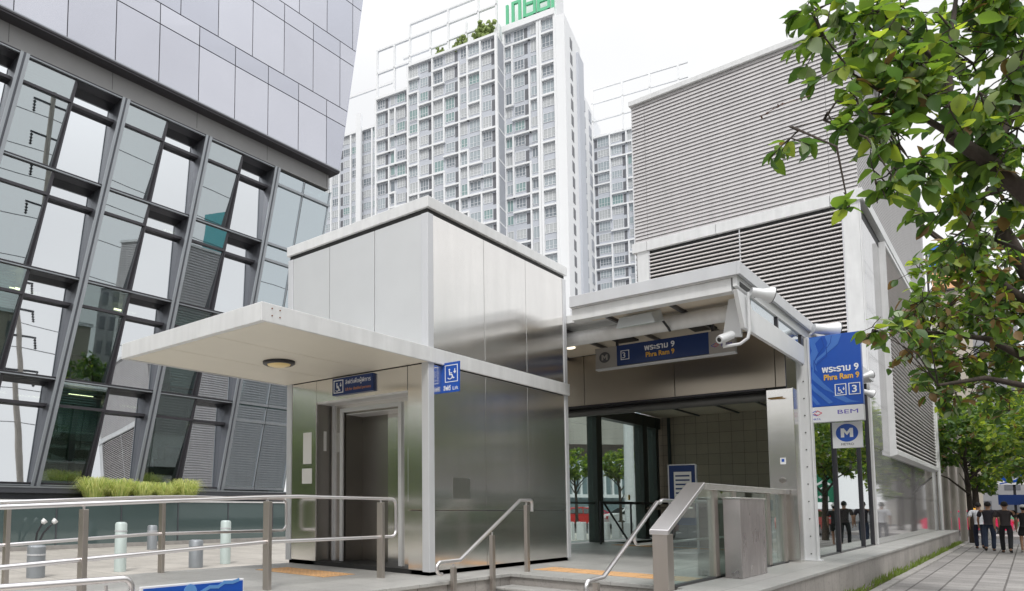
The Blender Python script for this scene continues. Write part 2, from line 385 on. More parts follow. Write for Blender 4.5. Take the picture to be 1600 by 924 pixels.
# ------------------------------------------------------------------ lift kiosk
X0, Y0, X1, Y1 = 7.46, 5.43, 11.42, 8.14
lift = thing('lift_building', 'stainless steel lift kiosk with flat entrance canopy beside the stairs', 'lift kiosk', (X0, Y0, 0))
core = MB()
core.box(X0+.03, X1-.03, Y0+.03, Y1-.03, 2.8, 4.8)                    # upper core
core.box(8.9, X1-.03, Y0+.03, Y1-.03, .0, 2.8)                      # behind the shaft
core.box(X0+.03, 8.9, Y0+.03, 5.74, .0, 2.8).box(X0+.03, 8.9, 7.56, Y1-.03, 0, 2.8)
core.build('core_wall', BLACK, lift)
par = MB().box(X0-.03, X1+.03, Y0-.03, Y1+.03, 4.865, 5.02)
par.build('parapet', ALUL, lift, bevel=.008)
MB().box(X0+.012, X1-.012, Y0+.012, Y1-.012, 4.80, 4.865).build('shadow_gap', BLACK, lift)
# corner posts
for nm, (x0, x1, y0, y1) in dict(a=(X0-.012, X0+.115, Y0-.012, Y0+.1), b=(X1-.10, X1+.012, Y0-.012, Y0+.1), c=(X0-.012, X0+.1, Y1-.1, Y1+.012)).items():
    MB().box(x0, x1, y0, y1, .05, 4.80).build('corner_post', ALU, lift, bevel=.006)
# upper front panels (face -X)
for a, b in ((Y0+.104, 6.345), (6.355, 7.235), (7.245, Y1-.104)):
    MB().box(X0, X0+.03, a, b, 2.98, 4.80).build('upper_panel', ST2, lift, bevel=.003)
# side panels (face -Y)
for a, b in ((X0+.12, 8.835), (8.845, 10.055), (10.065, X1-.104)):
    MB().box(a, b, Y0, Y0+.03, 2.995, 4.80).build('side_panel', ST, lift, bevel=.003)
    MB().box(a, b, Y0, Y0+.03, .845, 2.765).build('side_panel', ST, lift, bevel=.003)
    MB().box(a, b, Y0, Y0+.03, .065, .835).build('side_panel', ST, lift, bevel=.003)
MB().box(8.0, 8.42, Y0-.003, Y0, 1.0, 1.28).build('access_hatch', mat('hatch_steel', (.5, .49, .46), .3, 1, aniso=.4), lift)
# back side panels
for a, b in ((X0+.1, 8.8), (8.81, 10.1), (10.11, X1)):
    MB().box(a, b, Y1-.03, Y1, .065, 4.80).build('side_panel', ST, lift)
MB().box(X1-.03, X1, Y0+.1, Y1, .065, 4.80).build('side_panel', ST, lift)
MB().box(X0+.03, X1-.03, Y0+.03, Y1-.03, .004, .065).build('plinth', BLACK, lift)
# lower front: left panel, right panels, header, recess
MB().box(X0, X0+.03, 7.505, Y1-.104, .065, 2.77).build('front_panel', ST, lift, bevel=.003)
MB().box(X0, X0+.03, Y0+.104, 5.765, .845, 2.77).build('front_panel', ST, lift, bevel=.003)
MB().box(X0, X0+.03, Y0+.104, 5.765, .065, .835).build('front_panel', ST, lift, bevel=.003)
MB().box(X0, X0+.03, 5.775, 7.50, 2.44, 2.77).build('header_panel', ST, lift, bevel=.003)
MB().box(X0+.03, 7.84, 5.76, 7.52, 2.42, 2.445).build('recess_soffit', ALUL, lift)
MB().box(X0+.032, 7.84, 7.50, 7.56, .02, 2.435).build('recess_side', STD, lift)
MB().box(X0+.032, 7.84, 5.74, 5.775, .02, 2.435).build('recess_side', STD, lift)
bw = MB().box(7.80, 7.84, 7.30, 7.50, .02, 2.435).box(7.80, 7.84, 5.775, 6.12, .02, 2.435).box(7.80, 7.84, 6.12, 7.30, 2.30, 2.435)
bw.build('door_wall', ST, lift)
MB().box(7.775, 7.798, 7.42, 7.47, .02, 2.43).build('door_trim', ALU, lift)
MB().box(7.775, 7.798, 5.80, 5.835, .02, 2.43).build('door_trim', ALU, lift)
fr = MB().box(7.765, 7.80, 7.24, 7.30, .02, 2.36).box(7.765, 7.80, 6.12, 6.18, .02, 2.36).box(7.765, 7.80, 6.18, 7.24, 2.30, 2.36)
fr.build('door_frame', ST2, lift, bevel=.004)
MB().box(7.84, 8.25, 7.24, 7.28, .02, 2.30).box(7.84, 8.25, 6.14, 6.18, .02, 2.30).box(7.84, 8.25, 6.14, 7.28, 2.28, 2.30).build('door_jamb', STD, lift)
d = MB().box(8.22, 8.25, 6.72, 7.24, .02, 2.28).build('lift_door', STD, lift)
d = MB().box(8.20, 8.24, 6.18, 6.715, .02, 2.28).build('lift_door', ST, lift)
MB().box(8.195, 8.2, 6.40, 6.46, 1.98, 2.06).build('warning_label', mat('yellow_label', (.75, .6, .04), .5), d)
cp = MB().box(7.785, 7.80, 5.93, 6.02, .95, 1.70).build('call_panel', ALUL, lift, bevel=.003)
MB().box(7.78, 7.785, 5.945, 6.005, 1.36, 1.66).build('call_display', BLACK, cp)
MB().lathe([(.014, 0), (.014, .006), (.009, .008)], Matrix.Translation((7.785, 5.975, 1.15)) @ Matrix.Rotation(-PI/2, 4, 'Y'), 12).build('call_button', ALU, cp)
PAPER = mat('paper_notice', (.72, .72, .69), .6, var=.02)
MB().box(7.456, 7.46, 7.60, 7.78, 1.52, 2.0).build('notice', PAPER, lift)
MB().box(7.456, 7.46, 7.59, 7.80, 1.22, 1.45).build('notice', PAPER, lift)
MB().box(7.62, 7.68, 7.496, 7.5, 1.72, 2.02).build('indicator_plate', ALUL, lift)
# canopy: slab over the door whose edge runs on as a band along the side wall
CX = 4.56
cn = MB()
cn.box(CX, X0-.001, Y0-.045, Y0-.02, 2.775, 2.975).box(X0-.001, X1+.013, Y0-.045, Y0-.013, 2.775, 2.975)   # side band
cn.box(CX, CX+.025, Y0-.02, Y1+.03, 2.775, 2.975).box(CX, X0, Y1+.03, Y1+.055, 2.775, 2.975)
cn.box(CX+.025, X0, Y0-.02, Y1+.03, 2.80, 2.955)
canopy = cn.build('canopy', ALUL, lift, bevel=.006)
sf = MB()
for a, b in ((Y0+.0, 6.325), (6.335, 7.245), (7.255, Y1+.01)):
    sf.box(CX+.1, X0-.004, a, b, 2.783, 2.80)
sf.build('soffit', CREAM, canopy, bevel=.002)
MB().box(CX+.026, CX+.1, Y0-.019, Y1+.029, 2.788, 2.80).build('soffit_edge', ALUL, canopy)
MB().box(7.84, 8.24, 6.185, 7.235, 2.27, 2.279).build('jamb_soffit', ALUL, lift)
LAMPG = mat('lamp_lens', (.55, .42, .20), .3, emit=(1, .75, .35, .12))
lm = MB().lathe([(.03, .03), (.20, .03), (.215, .02), (.215, -.03), (.19, -.045), (.165, -.045), (.165, -.02), (.03, -.02)], Matrix.Translation((6.12, 6.86, 2.785)), 40).build('ceiling_lamp', DARK, lift, smooth=40)
MB().lathe([(.001, -.022), (.16, -.022), (.15, -.05), (.08, -.07), (.001, -.075)][::1], Matrix.Translation((6.12, 6.86, 2.785)), 32).build('lens', LAMPG, lm, smooth=60)
RUST = mat('rusty_bolt', (.22, .09, .04), .8, var=.3, vscale=60)
rb = MB()
for x in (4.70, 4.81):
    for z in (2.85, 2.925): rb.lathe([(.008, 0), (.008, .006), (.004, .008)], Matrix.Translation((x, Y0-.045, z)) @ Matrix.Rotation(PI/2, 4, 'X'), 8)
rb.build('rusty_bolts', RUST, canopy)

# sign over the lift door
BLUE = mat('sign_blue', (.008, .075, .40), .35, var=.05, vscale=2)
BLUED = mat('sign_navy', (.012, .035, .14), .3, var=.05, vscale=2)
BLUEM = mat('sign_pattern_blue', (.05, .16, .50), .4)
BLUEM2 = mat('sign_pattern_deep_blue', (.006, .055, .31), .4)
SW = mat('sign_white', (.78, .79, .80), .5)
SY = mat('sign_yellow', (.75, .42, .04), .5)
SO = mat('sign_orange', (.55, .22, .06), .5)
SIGNP = mat('sign_panel_white', (.66, .67, .69), .45, var=.03)
s = thing('door_sign', 'small navy sign with wheelchair symbol above the lift door', 'sign', (7.42, 7.0, 2.52))
MB().box(7.41, 7.456, 6.34, 7.12, 2.50, 2.75).build('board', BLUED, s, bevel=.004)
decal(frame(0.03, .03, .22, .22, .012)+wheelchair(.04, .035, .165), SW, s, (7.41, 7.12, 2.50), '-X', 'symbol')
text('ลิฟต์เพื่อผู้พิการ', .085, SW, s, (7.41, 6.86, 2.645), '-X', width=.48)
text('Lift for disabled persons', .06, SO, s, (7.41, 6.86, 2.55), '-X', width=.48)
# blade sign on the side of the lift
s = thing('lift_blade_sign', 'blue blade sign with wheelchair and lift arrows on the steel lift wall', 'sign', (7.76, 5.3, 2.42))
MB().prism([(5.155, 2.40), (5.44, 2.40), (5.44, 2.80), (5.145, 2.80)], 'x', 7.76, 7.775).build('board', BLUE, s)
decal(frame(.055, .135, .255, .365, .009)+wheelchair(.065, .15, .185), SW, s, (7.76, 5.43, 2.40), '-X', 'symbol')
text('ลิฟต์', .085, SW, s, (7.76, 5.40, 2.43), '-X', width=.11, bold=.002)
text('Lift', .065, SW, s, (7.76, 5.26, 2.43), '-X', width=.085)
# ------------------------------------------------------------------ ramp and landing railings
def arc(c, r, a0, a1, f, n=6):       # f maps (u, v) to a point
    return [f(c[0]+r*math.cos(a0+(a1-a0)*i/n), c[1]+r*math.sin(a0+(a1-a0)*i/n)) for i in range(n+1)]
def post(x, y, z0, z1, parent, wx=.05, wy=.09):
    b = MB().box(x-wx/2, x+wx/2, y-wy/2, y+wy/2, z0, z1)
    o = b.build('post', POST, parent, bevel=.004)
    MB().tube([(x, y, z1), (x, y, z1+.04)], .012, 10).build('bracket', PIPE, o)
    return o
def rz(x): return 0.0 if x > 4.9 else -(4.9-x)*.53/12.9
def ramp_rail(y, xs, xend, label, loop=True):
    t = thing('handrail', label, 'handrail', (xend, y, 0), group='handrails of the lift ramp')
    f = lambda u, v: (u, y, v)
    hi, lo = .985, .51
    if loop:
        top = [(-7, y, rz(-7)+hi), (4.9, y, hi), (5.4, y, hi+.012), (xend-.12, y, hi)]+arc((xend-.09, hi-.09), .09, PI/2, 0, f)+\
              arc((xend-.09, lo+.09), .09, 0, -PI/2, f)+[(xend-.3, y, lo), (4.9, y, lo), (-7, y, rz(-7)+lo)]
        MB().tube(top, .021, 12).build('rail_pipe', PIPE, t, smooth=50)
    else:
        MB().tube([(-7, y, rz(-7)+hi), (4.9, y, hi), (xend, y, hi)], .021, 12).build('rail_pipe', PIPE, t, smooth=50)
        MB().tube([(-7, y, rz(-7)+lo), (4.9, y, lo), (xend, y, lo)], .018, 12).build('rail_pipe', PIPE, t, smooth=50)
    for x in xs: post(x, y, rz(x), hi-.045+rz(x), t)
    return t
ramp_rail(5.7, (6.82, 4.95, 2.86, .8, -1.2), 7.12, 'steel double handrail on the near side of the ramp, ending before the lift door')
ramp_rail(7.98, (6.9, 5.1, 3.1, 1.1, -.9), 7.3, 'steel double handrail on the far side of the ramp, towards the office building')
# stair handrail left of the steps
YR = 4.90
t = thing('stair_handrail', 'steel stair handrail in front of the lift side wall', 'handrail', (7.1, YR, -.5))
f = lambda u, v: (u, YR, v)
pts = [(6.98, YR, .10), (6.93, YR, .10)]+arc((6.95, .17), .07, -PI/2-.3, -PI*1.5+.1, f, 10)+[(7.36, YR, .245), (8.83, YR, .985), (9.1, YR, .99)]+arc((9.1, .93), .06, PI/2, -.2, f)+[(9.15, YR, .83)]
MB().tube(pts, .023, 12).build('rail_pipe', PIPE, t, smooth=50)
for x, z0, z1 in ((7.22, -.53, .17), (8.10, -.35, .53), (9.0, 0, .92)): post(x, YR, z0, z1, t, .07, .05)
# near low rail and blue banner at the lower left
t = thing('near_handrail', 'short steel handrail with rounded end at the lower left corner', 'handrail', (2.4, 4.2, GZ))
f = lambda u, v: (u, 4.3, v)
MB().tube([(-3, 4.3, .42), (2.45, 4.3, .405)]+arc((2.45, .335), .07, PI/2, -PI/2, f, 10)+[(2.2, 4.3, .26)], .022, 12).build('rail_pipe', PIPE, t, smooth=50)
for x in (2.33, .3, -1.7): post(x, 4.3, GZ, .33, t, .07, .05)
t = thing('blue_banner', 'blue notice board with white edge at the bottom of the photo', 'sign', (3.2, 4.45, GZ))
MB().box(2.68, 3.62, 4.45, 4.475, -.25, .318).build('board', SIGNP, t, bevel=.004)
MB().box(2.70, 3.605, 4.446, 4.45, -.23, .303).build('face', BLUE, t)
decal(stroke([(.5, .47), (.58, .505), (.66, .50), (.72, .53), (.8, .525), (.86, .54)], .025)+[disc(.40, .48, .06, 16)], mat('banner_grey_blue', (.10, .26, .55), .5), t, (2.70, 4.446, -.23), '-Y', 'pattern')
for x in (2.8, 3.5): MB().box(x-.02, x+.02, 4.476, 4.51, GZ, .2).build('leg', POST, t)
# ------------------------------------------------------------------ balustrade on the right of the steps
GL = glass('clear_glass', (.80, .88, .85), .02, gcol=(.9, .95, .95))
t = thing('balustrade', 'glass balustrade with broad stainless cap and posts beside the steps', 'balustrade', (8.4, 2.86, 0))
YB0, YB1 = 2.76, 2.96
cap = MB()
a, b = (8.14, .66), (9.42, 1.215)
cap.hexa([(a[0], YB0, a[1]-.055), (b[0], YB0, b[1]-.055), (b[0], YB1, b[1]-.055), (a[0], YB1, a[1]-.055)],
         [(a[0], YB0, a[1]), (b[0], YB0, b[1]), (b[0], YB1, b[1]), (a[0], YB1, a[1])])
cap.build('sloping_cap', PIPE, t, bevel=.006)
MB().box(9.42, 13.96, 2.80, 2.93, 1.13, 1.21).build('level_cap', ST, t, bevel=.006)
MB().box(8.16, 8.34, 2.78, 2.94, -.36, .615).build('newel_post', POST, t, bevel=.005)
for x in (10.12, 10.95, 12.75, 13.75):
    MB().box(x-.08, x+.08, 2.84, 2.92, 0, 1.128).build('post', POST, t, bevel=.004)
MB().add([(8.35, 2.86, .03), (10.03, 2.86, .03), (10.03, 2.86, 1.12), (9.42, 2.86, 1.14), (8.35, 2.86, .68)], [(0, 1, 2, 3, 4)]).add(
    [(8.35, 2.87, .03), (10.03, 2.87, .03), (10.03, 2.87, 1.12), (9.42, 2.87, 1.14), (8.35, 2.87, .68)], [(4, 3, 2, 1, 0)]).build('glass_pane', GL, t)
for x0, x1 in ((10.21, 10.86), (11.04, 12.66), (12.84, 13.66)):
    MB().box(x0, x1, 2.865, 2.875, .03, 1.12).build('glass_pane', GL, t)
MB().box(8.35, 13.9, 2.84, 2.90, .004, .03).build('bottom_channel', DARK, t)
YR = 3.08
f = lambda u, v: (u, YR, v)
pts = [(6.80, YR, -.02)]+arc((6.87, .11), .07, PI, PI/2, f)+[(7.2, YR, .193), (8.74, YR, .965)]+arc((8.93, .80), .19, 2.15, PI/2, f, 5)+[(9.3, YR, .985), (13.6, YR, .985)]
MB().tube(pts, .023, 12).build('rail_pipe', PIPE, t, smooth=50)
MB().tube([(8.02, YR, .60)]+arc((8.12, .58), .09, PI, PI*1.5, f)+[(9.0, YR, .49), (13.6, YR, .49)], .016, 10).build('rail_pipe', PIPE, t, smooth=50)
for x in (9.5, 11.4, 13.2): MB().tube([(x, YR, .97), (x, YR-.02, .9), (x, 2.93, .9)], .01, 8).build('bracket', PIPE, t)
MB().box(7.0, 7.06, YR-.025, YR+.025, -.53, .15).build('post', POST, t)
# litter bin / steel cabinet
t = thing('steel_cabinet', 'knee high plain stainless cabinet standing before the balustrade posts', 'cabinet', (10.8, 2.7, 0))
SCR = mat('scuffed_steel', (.50, .46, .46), .38, .9, var=.14, vscale=2.5, rvar=.16, stretch=(3, 1, .8))
MB().box(10.25, 11.45, 2.60, 2.80, .006, 1.02).build('body', SCR, t, bevel=.006)
MB().box(10.24, 11.46, 2.59, 2.81, 1.02, 1.04).build('lid', ST, t, bevel=.004)
# ------------------------------------------------------------------ station entrance pavilion
HDR = mat('header_steel', (.43, .38, .32), .3, .95, var=.06, vscale=.8, aniso=.5)
TILE = tiles('brown_wall_tiles', (.42, .365, .29), (.3, .3), .004, (.10, .09, .075), rough=.45, var=.05, plane='YZ', bump=.0006)
GREEN_D = mat('dark_green_frame', (.05, .062, .058), .4, .3)
GLC = glass('shopfront_glass', (.86, .93, .91), .03, gcol=(.95, 1, 1))
GLR = glass('side_glass', (.55, .62, .60), .22, gcol=(.9, .93, .93), fres=1.6)
stn = thing('station_entrance', 'open metro station entrance pavilion with flat roof and stainless header', 'station entrance', (14, 2.7, 0))
rf = MB().box(10.6, 11.44, 2.62, 4.95, 4.03, 4.17).box(11.44, 22.1, 2.62, 8.15, 4.03, 4.17)
roof = rf.build('roof', ALUL, stn, bevel=.006)
MB().box(10.55, 22.1, 2.57, 2.61, 4.04, 4.215).box(10.55, 10.595, 2.61, 4.95, 4.04, 4.215).build('roof_flashing', ALU, roof, bevel=.004)
MB().box(10.63, 10.80, 2.7, 4.95, 3.84, 4.028).build('front_beam', ALUL, stn, bevel=.006)
cl = MB()
xs = [10.82, 12.3, 13.98]; ys = [2.75, 3.65, 4.62, 5.60, 6.6, 8.1]
for i in range(2):
    for j in range(5):
        if xs[i+1] < 12.5 and ys[j+1] > 4.95:
            if ys[j] > 4.9: continue
            cl.box(xs[i]+.02, 11.4, ys[j]+.02, 4.94, 3.985, 4.025); continue
        cl.box(xs[i]+.02, xs[i+1]-.02, ys[j]+.02, ys[j+1]-.02, 3.985, 4.025)
cl.build('ceiling_panels', CEIL, stn)
rbm = MB()
for y in ys[1:-1]: rbm.box(10.82, 13.98, y-.02, y+.02, 3.93, 4.02) if y < 4.9 else rbm.box(11.5, 13.98, y-.02, y+.02, 3.93, 4.02)
rbm.box(12.28, 12.32, 2.75, 6.5, 3.94, 4.02)
rbm.build('ceiling_ribs', CHAR, stn)
MB().tube([(11.75, 2.72, 3.82), (11.75, 7.9, 3.82)], .125, 24).build('tube_beam', ALUL, stn, smooth=50)
for y in (3.65, 4.62): MB().box(11.72, 11.78, y-.03, y+.03, 3.9, 3.985).build('tube_hanger', CHAR, stn)
# side fascia with slot window
MB().prism([(10.62, 3.86), (10.93, 3.38), (14.62, 3.40), (14.62, 3.72), (11.35, 3.72), (11.2, 3.86)], 'y', 2.63, 2.68).build('side_fascia', WHITE, stn, bevel=.004)
MB().box(10.62, 16.4, 2.63, 2.68, 3.90, 4.03).build('side_beam', WHITE, stn, bevel=.004)
MB().box(10.75, 11.5, 2.622, 2.628, 3.92, 3.985).build('beam_slot', BLACK, stn)
MB().box(11.4, 14.6, 2.655, 2.665, 3.72, 3.90).build('slot_window', glass('slot_glass', (.75, .82, .84), .25), stn)
MB().box(14.45, 14.62, 2.63, 2.68, 3.72, 3.90).build('slot_frame', CHAR, stn)
MB().box(12.8, 12.86, 2.63, 2.68, 3.72, 3.90).build('slot_frame', CHAR, stn)
MB().prism([(2.72, 3.30), (2.95, 3.34), (2.86, 3.86), (2.70, 3.86)], 'x', 11.1, 11.16).build('bracket_plate', WHITE, stn)
# header
for a, b in ((2.80, 2.94), (2.95, 4.55), (4.56, 6.28), (6.29, 8.1)):
    MB().box(14.0, 14.03, a, b, 2.965, 3.98).build('header_panel', HDR, stn, bevel=.003)
MB().box(14.031, 14.08, 2.80, 8.1, 2.93, 3.99).build('header_core', BLACK, stn)
MB().box(13.99, 14.3, 3.1, 8.1, 2.93, 2.962).build('header_trim', CHAR, stn)
MB().tube([(14.34, 3.1, 2.86), (14.34, 7.6, 2.86)], .085, 18).build('shutter_roll', mat('shutter_grey', (.12, .12, .115), .45, .4), stn, smooth=50)
pier = MB().box(14.0, 14.3, 2.70, 3.09, .006, 2.925).build('steel_pier', ST, stn, bevel=.006)
MB().box(13.992, 14.0, 2.845, 2.925, 1.64, 1.75).build('sticker', SW, pier); MB().box(13.99, 13.992, 2.865, 2.905, 1.68, 1.73).build('sticker', BLUE, pier)
MB().lathe([(.05, 0), (.05, .01), (.03, .014)], Matrix.Translation((14.0, 2.90, 1.37)) @ Matrix.Rotation(-PI/2, 4, 'Y'), 16).build('key_switch', STD, pier)
MB().tube([(13.95, 3.05, 2.77), (13.9, 2.83, 2.77)], .012, 8).build('padlock_bar', mat('brass', (.35, .22, .08), .4, .8), pier)
# white bolted column
colm = MB().box(14.70, 14.86, 2.58, 2.60, 0.006, 3.89).box(14.70, 14.86, 2.76, 2.78, 0.006, 3.89).box(14.72, 14.74, 2.60, 2.76, 0.006, 3.89)
colm.box(14.66, 14.90, 2.54, 2.82, .004, .02)
co = colm.build('steel_column', WHITE, stn, bevel=.003)
bl = MB()
for k in range(12): bl.lathe([(.011, 0), (.011, .01)], Matrix.Translation((14.72, 2.68, .12+k*.3)) @ Matrix.Rotation(-PI/2, 4, 'Y'), 6)
bl.build('bolts', DARK, co)
# interior
MB().box(21.9, 22.1, 2.8, 8.1, -2.5, 3.6).build('tiled_wall', TILE, stn)
MB().box(14.1, 21.88, 2.85, 7.55, 3.52, 3.56).build('inner_ceiling', CEIL, stn)
ir = MB()
for y in (3.7, 4.6, 5.5, 6.5): ir.box(14.45, 21.88, y-.02, y+.02, 3.48, 3.518)
ir.build('inner_ceiling_ribs', CHAR, stn)
MB().box(17.6, 21.9, 2.98, 3.0, -2.5, -.04).box(17.6, 21.9, 7.3, 7.32, -2.5, -.04).build('stairwell_wall', TILE, stn)
es = MB()
for k in range(12): es.box(17.6+k*.34, 17.6+(k+1)*.34, 3.0, 7.3, -3, -.17*(k+1))
es.build('inner_stairs', GRAN, stn)
MB().box(21.86, 21.9, 7.28, 7.36, 0, 3.5).build('wall_trim', GREEN_D, stn)
MB().tube([(21.84, 4.35, 1.9), (21.84, 4.35, 3.5)], .025, 8).build('wall_conduit', DARK, stn)
MB().box(21.8, 21.88, 4.22, 4.48, 1.65, 1.9).build('junction_box', DARK, stn)
for a in (17.45, 20.5, 21.5):
    w_ = .32 if a < 21 else .2
    MB().box(a, a+w_, 7.55, 7.80, .006, 3.5).build('glass_wall_post', GREEN_D, stn, bevel=.005)
MB().box(14.3, 22.1, 7.56, 7.79, 3.18, 3.5).build('eaves_beam', GREEN_D, stn)
MB().box(20.5, 21.88, 6.4, 7.5, .82, .9).build('inner_ledge', mat('brown_ledge', (.12, .09, .07), .5), stn)
for a, b in ((14.4, 17.44), (17.78, 20.49), (20.83, 21.49)):
    MB().box(a, b, 7.66, 7.675, .03, 3.18).build('glass_pane', GLC, stn)
MB().box(14.4, 21.9, 7.63, 7.70, .96, 1.0).build('glass_transom', GREEN_D, stn)
for a, b in ((14.92, 17.55), (17.66, 20.55), (20.66, 21.95)):
    MB().box(a, b, 2.74, 2.755, .02, 3.95).build('side_pane', GLR, stn)
for a in (17.57, 20.57, 21.97): MB().box(a, a+.08, 2.70, 2.80, .006, 4.0).build('side_mullion', CHAR, stn)
MB().box(14.9, 22.05, 2.71, 2.79, .004, .03).build('sill_channel', CHAR, stn)
MB().tube([(14.9, 2.86, 1.02), (21.9, 2.86, 1.02)], .018, 8).build('inner_rail', PIPE, stn)
for y in (5.2, 3.9): 
    MB().box(12.9, 13.25, y-.3, y+.05, 3.955, 3.984).build('ceiling_vent', BLACK, stn)
dl = MB().lathe([(.02, 0), (.09, 0), (.1, -.02), (.07, -.03), (.02, -.03)], Matrix.Translation((13.0, 6.1, 3.98)), 16).build('downlight', mat('downlight', (.8, .8, .75), .4, emit=(1, .9, .7, 1.2)), stn)
# inner stair railing
t = thing('inner_stair_rail', 'black railing round the stairwell inside the station entrance', 'railing', (17, 7.1, 0))
MB().tube([(16.75, 7.2, 0.004), (16.75, 7.2, 1.0), (21.7, 7.2, 1.0)], .028, 10).build('rail_pipe', DARK, t)
MB().tube([(16.95, 7.2, 1.0), (18.4, 7.2, 0.02), (20, 7.2, -1.1)], .024, 10).build('rail_pipe', DARK, t)
MB().tube([(18.7, 7.24, .03), (18.7, 7.24, 1.0)], .025, 8).build('post', DARK, t)
t = thing('notice_stand', 'navy framed notice stand with white timetable sheets inside the entrance', 'notice stand', (15, 4.8, 0))
MB().box(15.0, 15.05, 4.55, 5.05, .55, 1.73).build('board', BLUED, t, bevel=.005)
MB().box(14.99, 15.0, 4.63, 4.95, 1.0, 1.60).build('notice', PAPER, t)
nl = MB()
for k in range(6): nl.box(14.986, 14.99, 4.66, 4.92, 1.08+k*.085, 1.11+k*.085)
nl.build('printed_lines', BLUED, t)
nl = MB().box(14.99, 15.06, 4.54, 4.56, .02, 1.74).box(14.99, 15.06, 5.04, 5.06, .02, 1.74).box(14.99, 15.06, 4.56, 5.04, 1.73, 1.75).box(14.85, 15.2, 4.5, 5.1, .006, .03)
nl.build('frame', ALU, t)
MB().box(20.44, 20.46, 7.50, 7.55, 1, 1).v
o = MB().box(19.6, 19.72, 7.640, 7.648, 1.08, 1.22).build('warning_sticker', mat('sticker_yellow', (.75, .45, .03), .5)); tag(o, 'small yellow warning sticker on the inner glass wall', 'sticker')
# fasade lamps, camera, floodlight
FW = mat('lamp_housing', (.66, .67, .68), .4, .1)
FD = mat('lamp_glass_dark', (.08, .075, .075), .25)
def cone_lamp(p, ax, s, label):
    M = Matrix.Translation(p) @ Vector(ax).to_track_quat('Z', 'Y').to_matrix().to_4x4()
    t = thing('floodlight', label, 'floodlight', p, group='cone floodlights on the station')
    MB().lathe([(.05*s, -.1*s), (.10*s, -.1*s), (.105*s, .12*s), (.17*s, .30*s), (.175*s, .34*s), (.15*s, .34*s), (.14*s, .30*s), (.02*s, .28*s)], M, 24).build('housing', FW, t, smooth=40)
    MB().lathe([(.001, .31*s), (.148*s, .31*s), (.148*s, .335*s), (.001, .335*s)], M, 24).build('lens', FD, t)
    MB().lathe([(.178*s, .335*s), (.185*s, .34*s), (.178*s, .35*s), (.14*s, .36*s)], M, 24).build('rim', FD, t)
    q = Vector(p)
    MB().tube([q+Vector((0, .02, -.02)), q+Vector((0, .16*s, -.1*s))], .03*s, 8).build('bracket', FW, t)
    return t
cone_lamp((11.0, 2.50, 3.86), (.55, -.8, -.22), .62, 'larger white cone floodlight at the front corner of the station roof')
cone_lamp((14.9, 2.45, 4.05), (.55, -.8, -.15), .85, 'white cone floodlight on the roof edge above the blue station sign')
cone_lamp((20.6, 2.58, 3.98), (.5, -.8, .25), .55, 'upper small cone lamp right of the blue station sign')
cone_lamp((20.6, 2.58, 3.62), (.5, -.8, -.35), .55, 'lower small cone lamp right of the blue station sign')
t = thing('security_camera', 'white security camera on a bent pipe under the roof corner', 'camera', (11.0, 2.6, 3.2))
MB().tube([(10.98, 2.585, 3.88), (10.98, 2.585, 3.35), (10.98, 2.61, 3.24), (10.96, 2.70, 3.17), (10.9, 2.90, 3.15)], .022, 10).build('pipe', FW, t, smooth=50)
M = Matrix.Translation((10.86, 2.85, 3.27)) @ Vector((-.75, .45, -.35)).to_track_quat('Z', 'Y').to_matrix().to_4x4()
b_ = MB().lathe([(.02, -.12), (.06, -.11), (.065, .08), (.055, .12), (.04, .12)], M, 16).build('camera_body', FW, t, smooth=40)
MB().lathe([(.001, .115), (.038, .115), (.03, .125)], M, 14).build('lens', BLACK, b_)
MB().tube([(10.9, 2.89, 3.15), (10.87, 2.86, 3.25)], .018, 8).build('bracket', FW, t)
t = thing('box_floodlight', 'grey box floodlight clamped under the tube beam of the station roof', 'floodlight', (11.4, 4.15, 3.85))
M = Matrix.Translation((11.2, 4.13, 3.80)) @ Matrix.Rotation(math.radians(-14), 4, 'Y')
MB().hexa([M @ Vector(v) for v in ((-.2, -.30, -.06), (.2, -.30, -.06), (.2, .30, -.06), (-.2, .30, -.06))],
          [M @ Vector(v) for v in ((-.14, -.24, .10), (.2, -.27, .12), (.2, .27, .12), (-.14, .24, .10))]).build('housing', mat('floodlight_grey', (.62, .66, .68), .35, .2), t, bevel=.01)
MB().box(-.17, .17, -.26, .26, -.066, -.061, M=M).build('lens', mat('floodlight_lens', (.30, .42, .36), .15), t)
MB().tube([(11.4, 3.88, 3.84), (11.62, 3.85, 3.72), (11.7, 3.85, 3.68)], .018, 8).build('bracket', DARK, t)

# ---- hanging station sign
def mlogo(u, v, r):
    circ = disc(u, v, r)
    m_ = [[(u+a*r, v+b*r) for a, b in p] for p in ([(-.55, -.5), (-.25, -.5), (-.25, .5), (-.55, .5)], [(.25, -.5), (.55, -.5), (.55, .5), (.25, .5)],
          [(-.27, .5), (-.27, .12), (0, -.28), (.0, .1)], [(.27, .5), (0, .1), (0, -.28), (.27, .12)])]
    return circ, m_
def emblem(u, v, s):
    a = []
    a += stroke([(u, v+.5*s), (u-.95*s, v), (u, v-.5*s), (u+.25*s, v-.32*s)], .13*s)
    b_ = stroke([(u-.05*s, v+.15*s), (u+.25*s, v+.5*s), (u+.95*s, v), (u+.25*s, v-.45*s), (u-.35*s, v-.05*s)], .13*s)
    return a, b_
RED = mat('emblem_red', (.55, .06, .10), .5); EBL = mat('emblem_blue', (.03, .06, .40), .5); PURP = mat('logo_purple', (.09, .06, .38), .5)
SGREY = mat('sign_grey', (.33, .31, .29), .5, var=.03)
t = thing('hanging_station_sign', 'long navy hanging sign with station name and exit number 3', 'sign', (12.75, 4.4, 3.6))
MB().box(12.75, 12.87, 5.11, 5.50, 3.43, 3.81).build('end_panel', SGREY, t, bevel=.004)
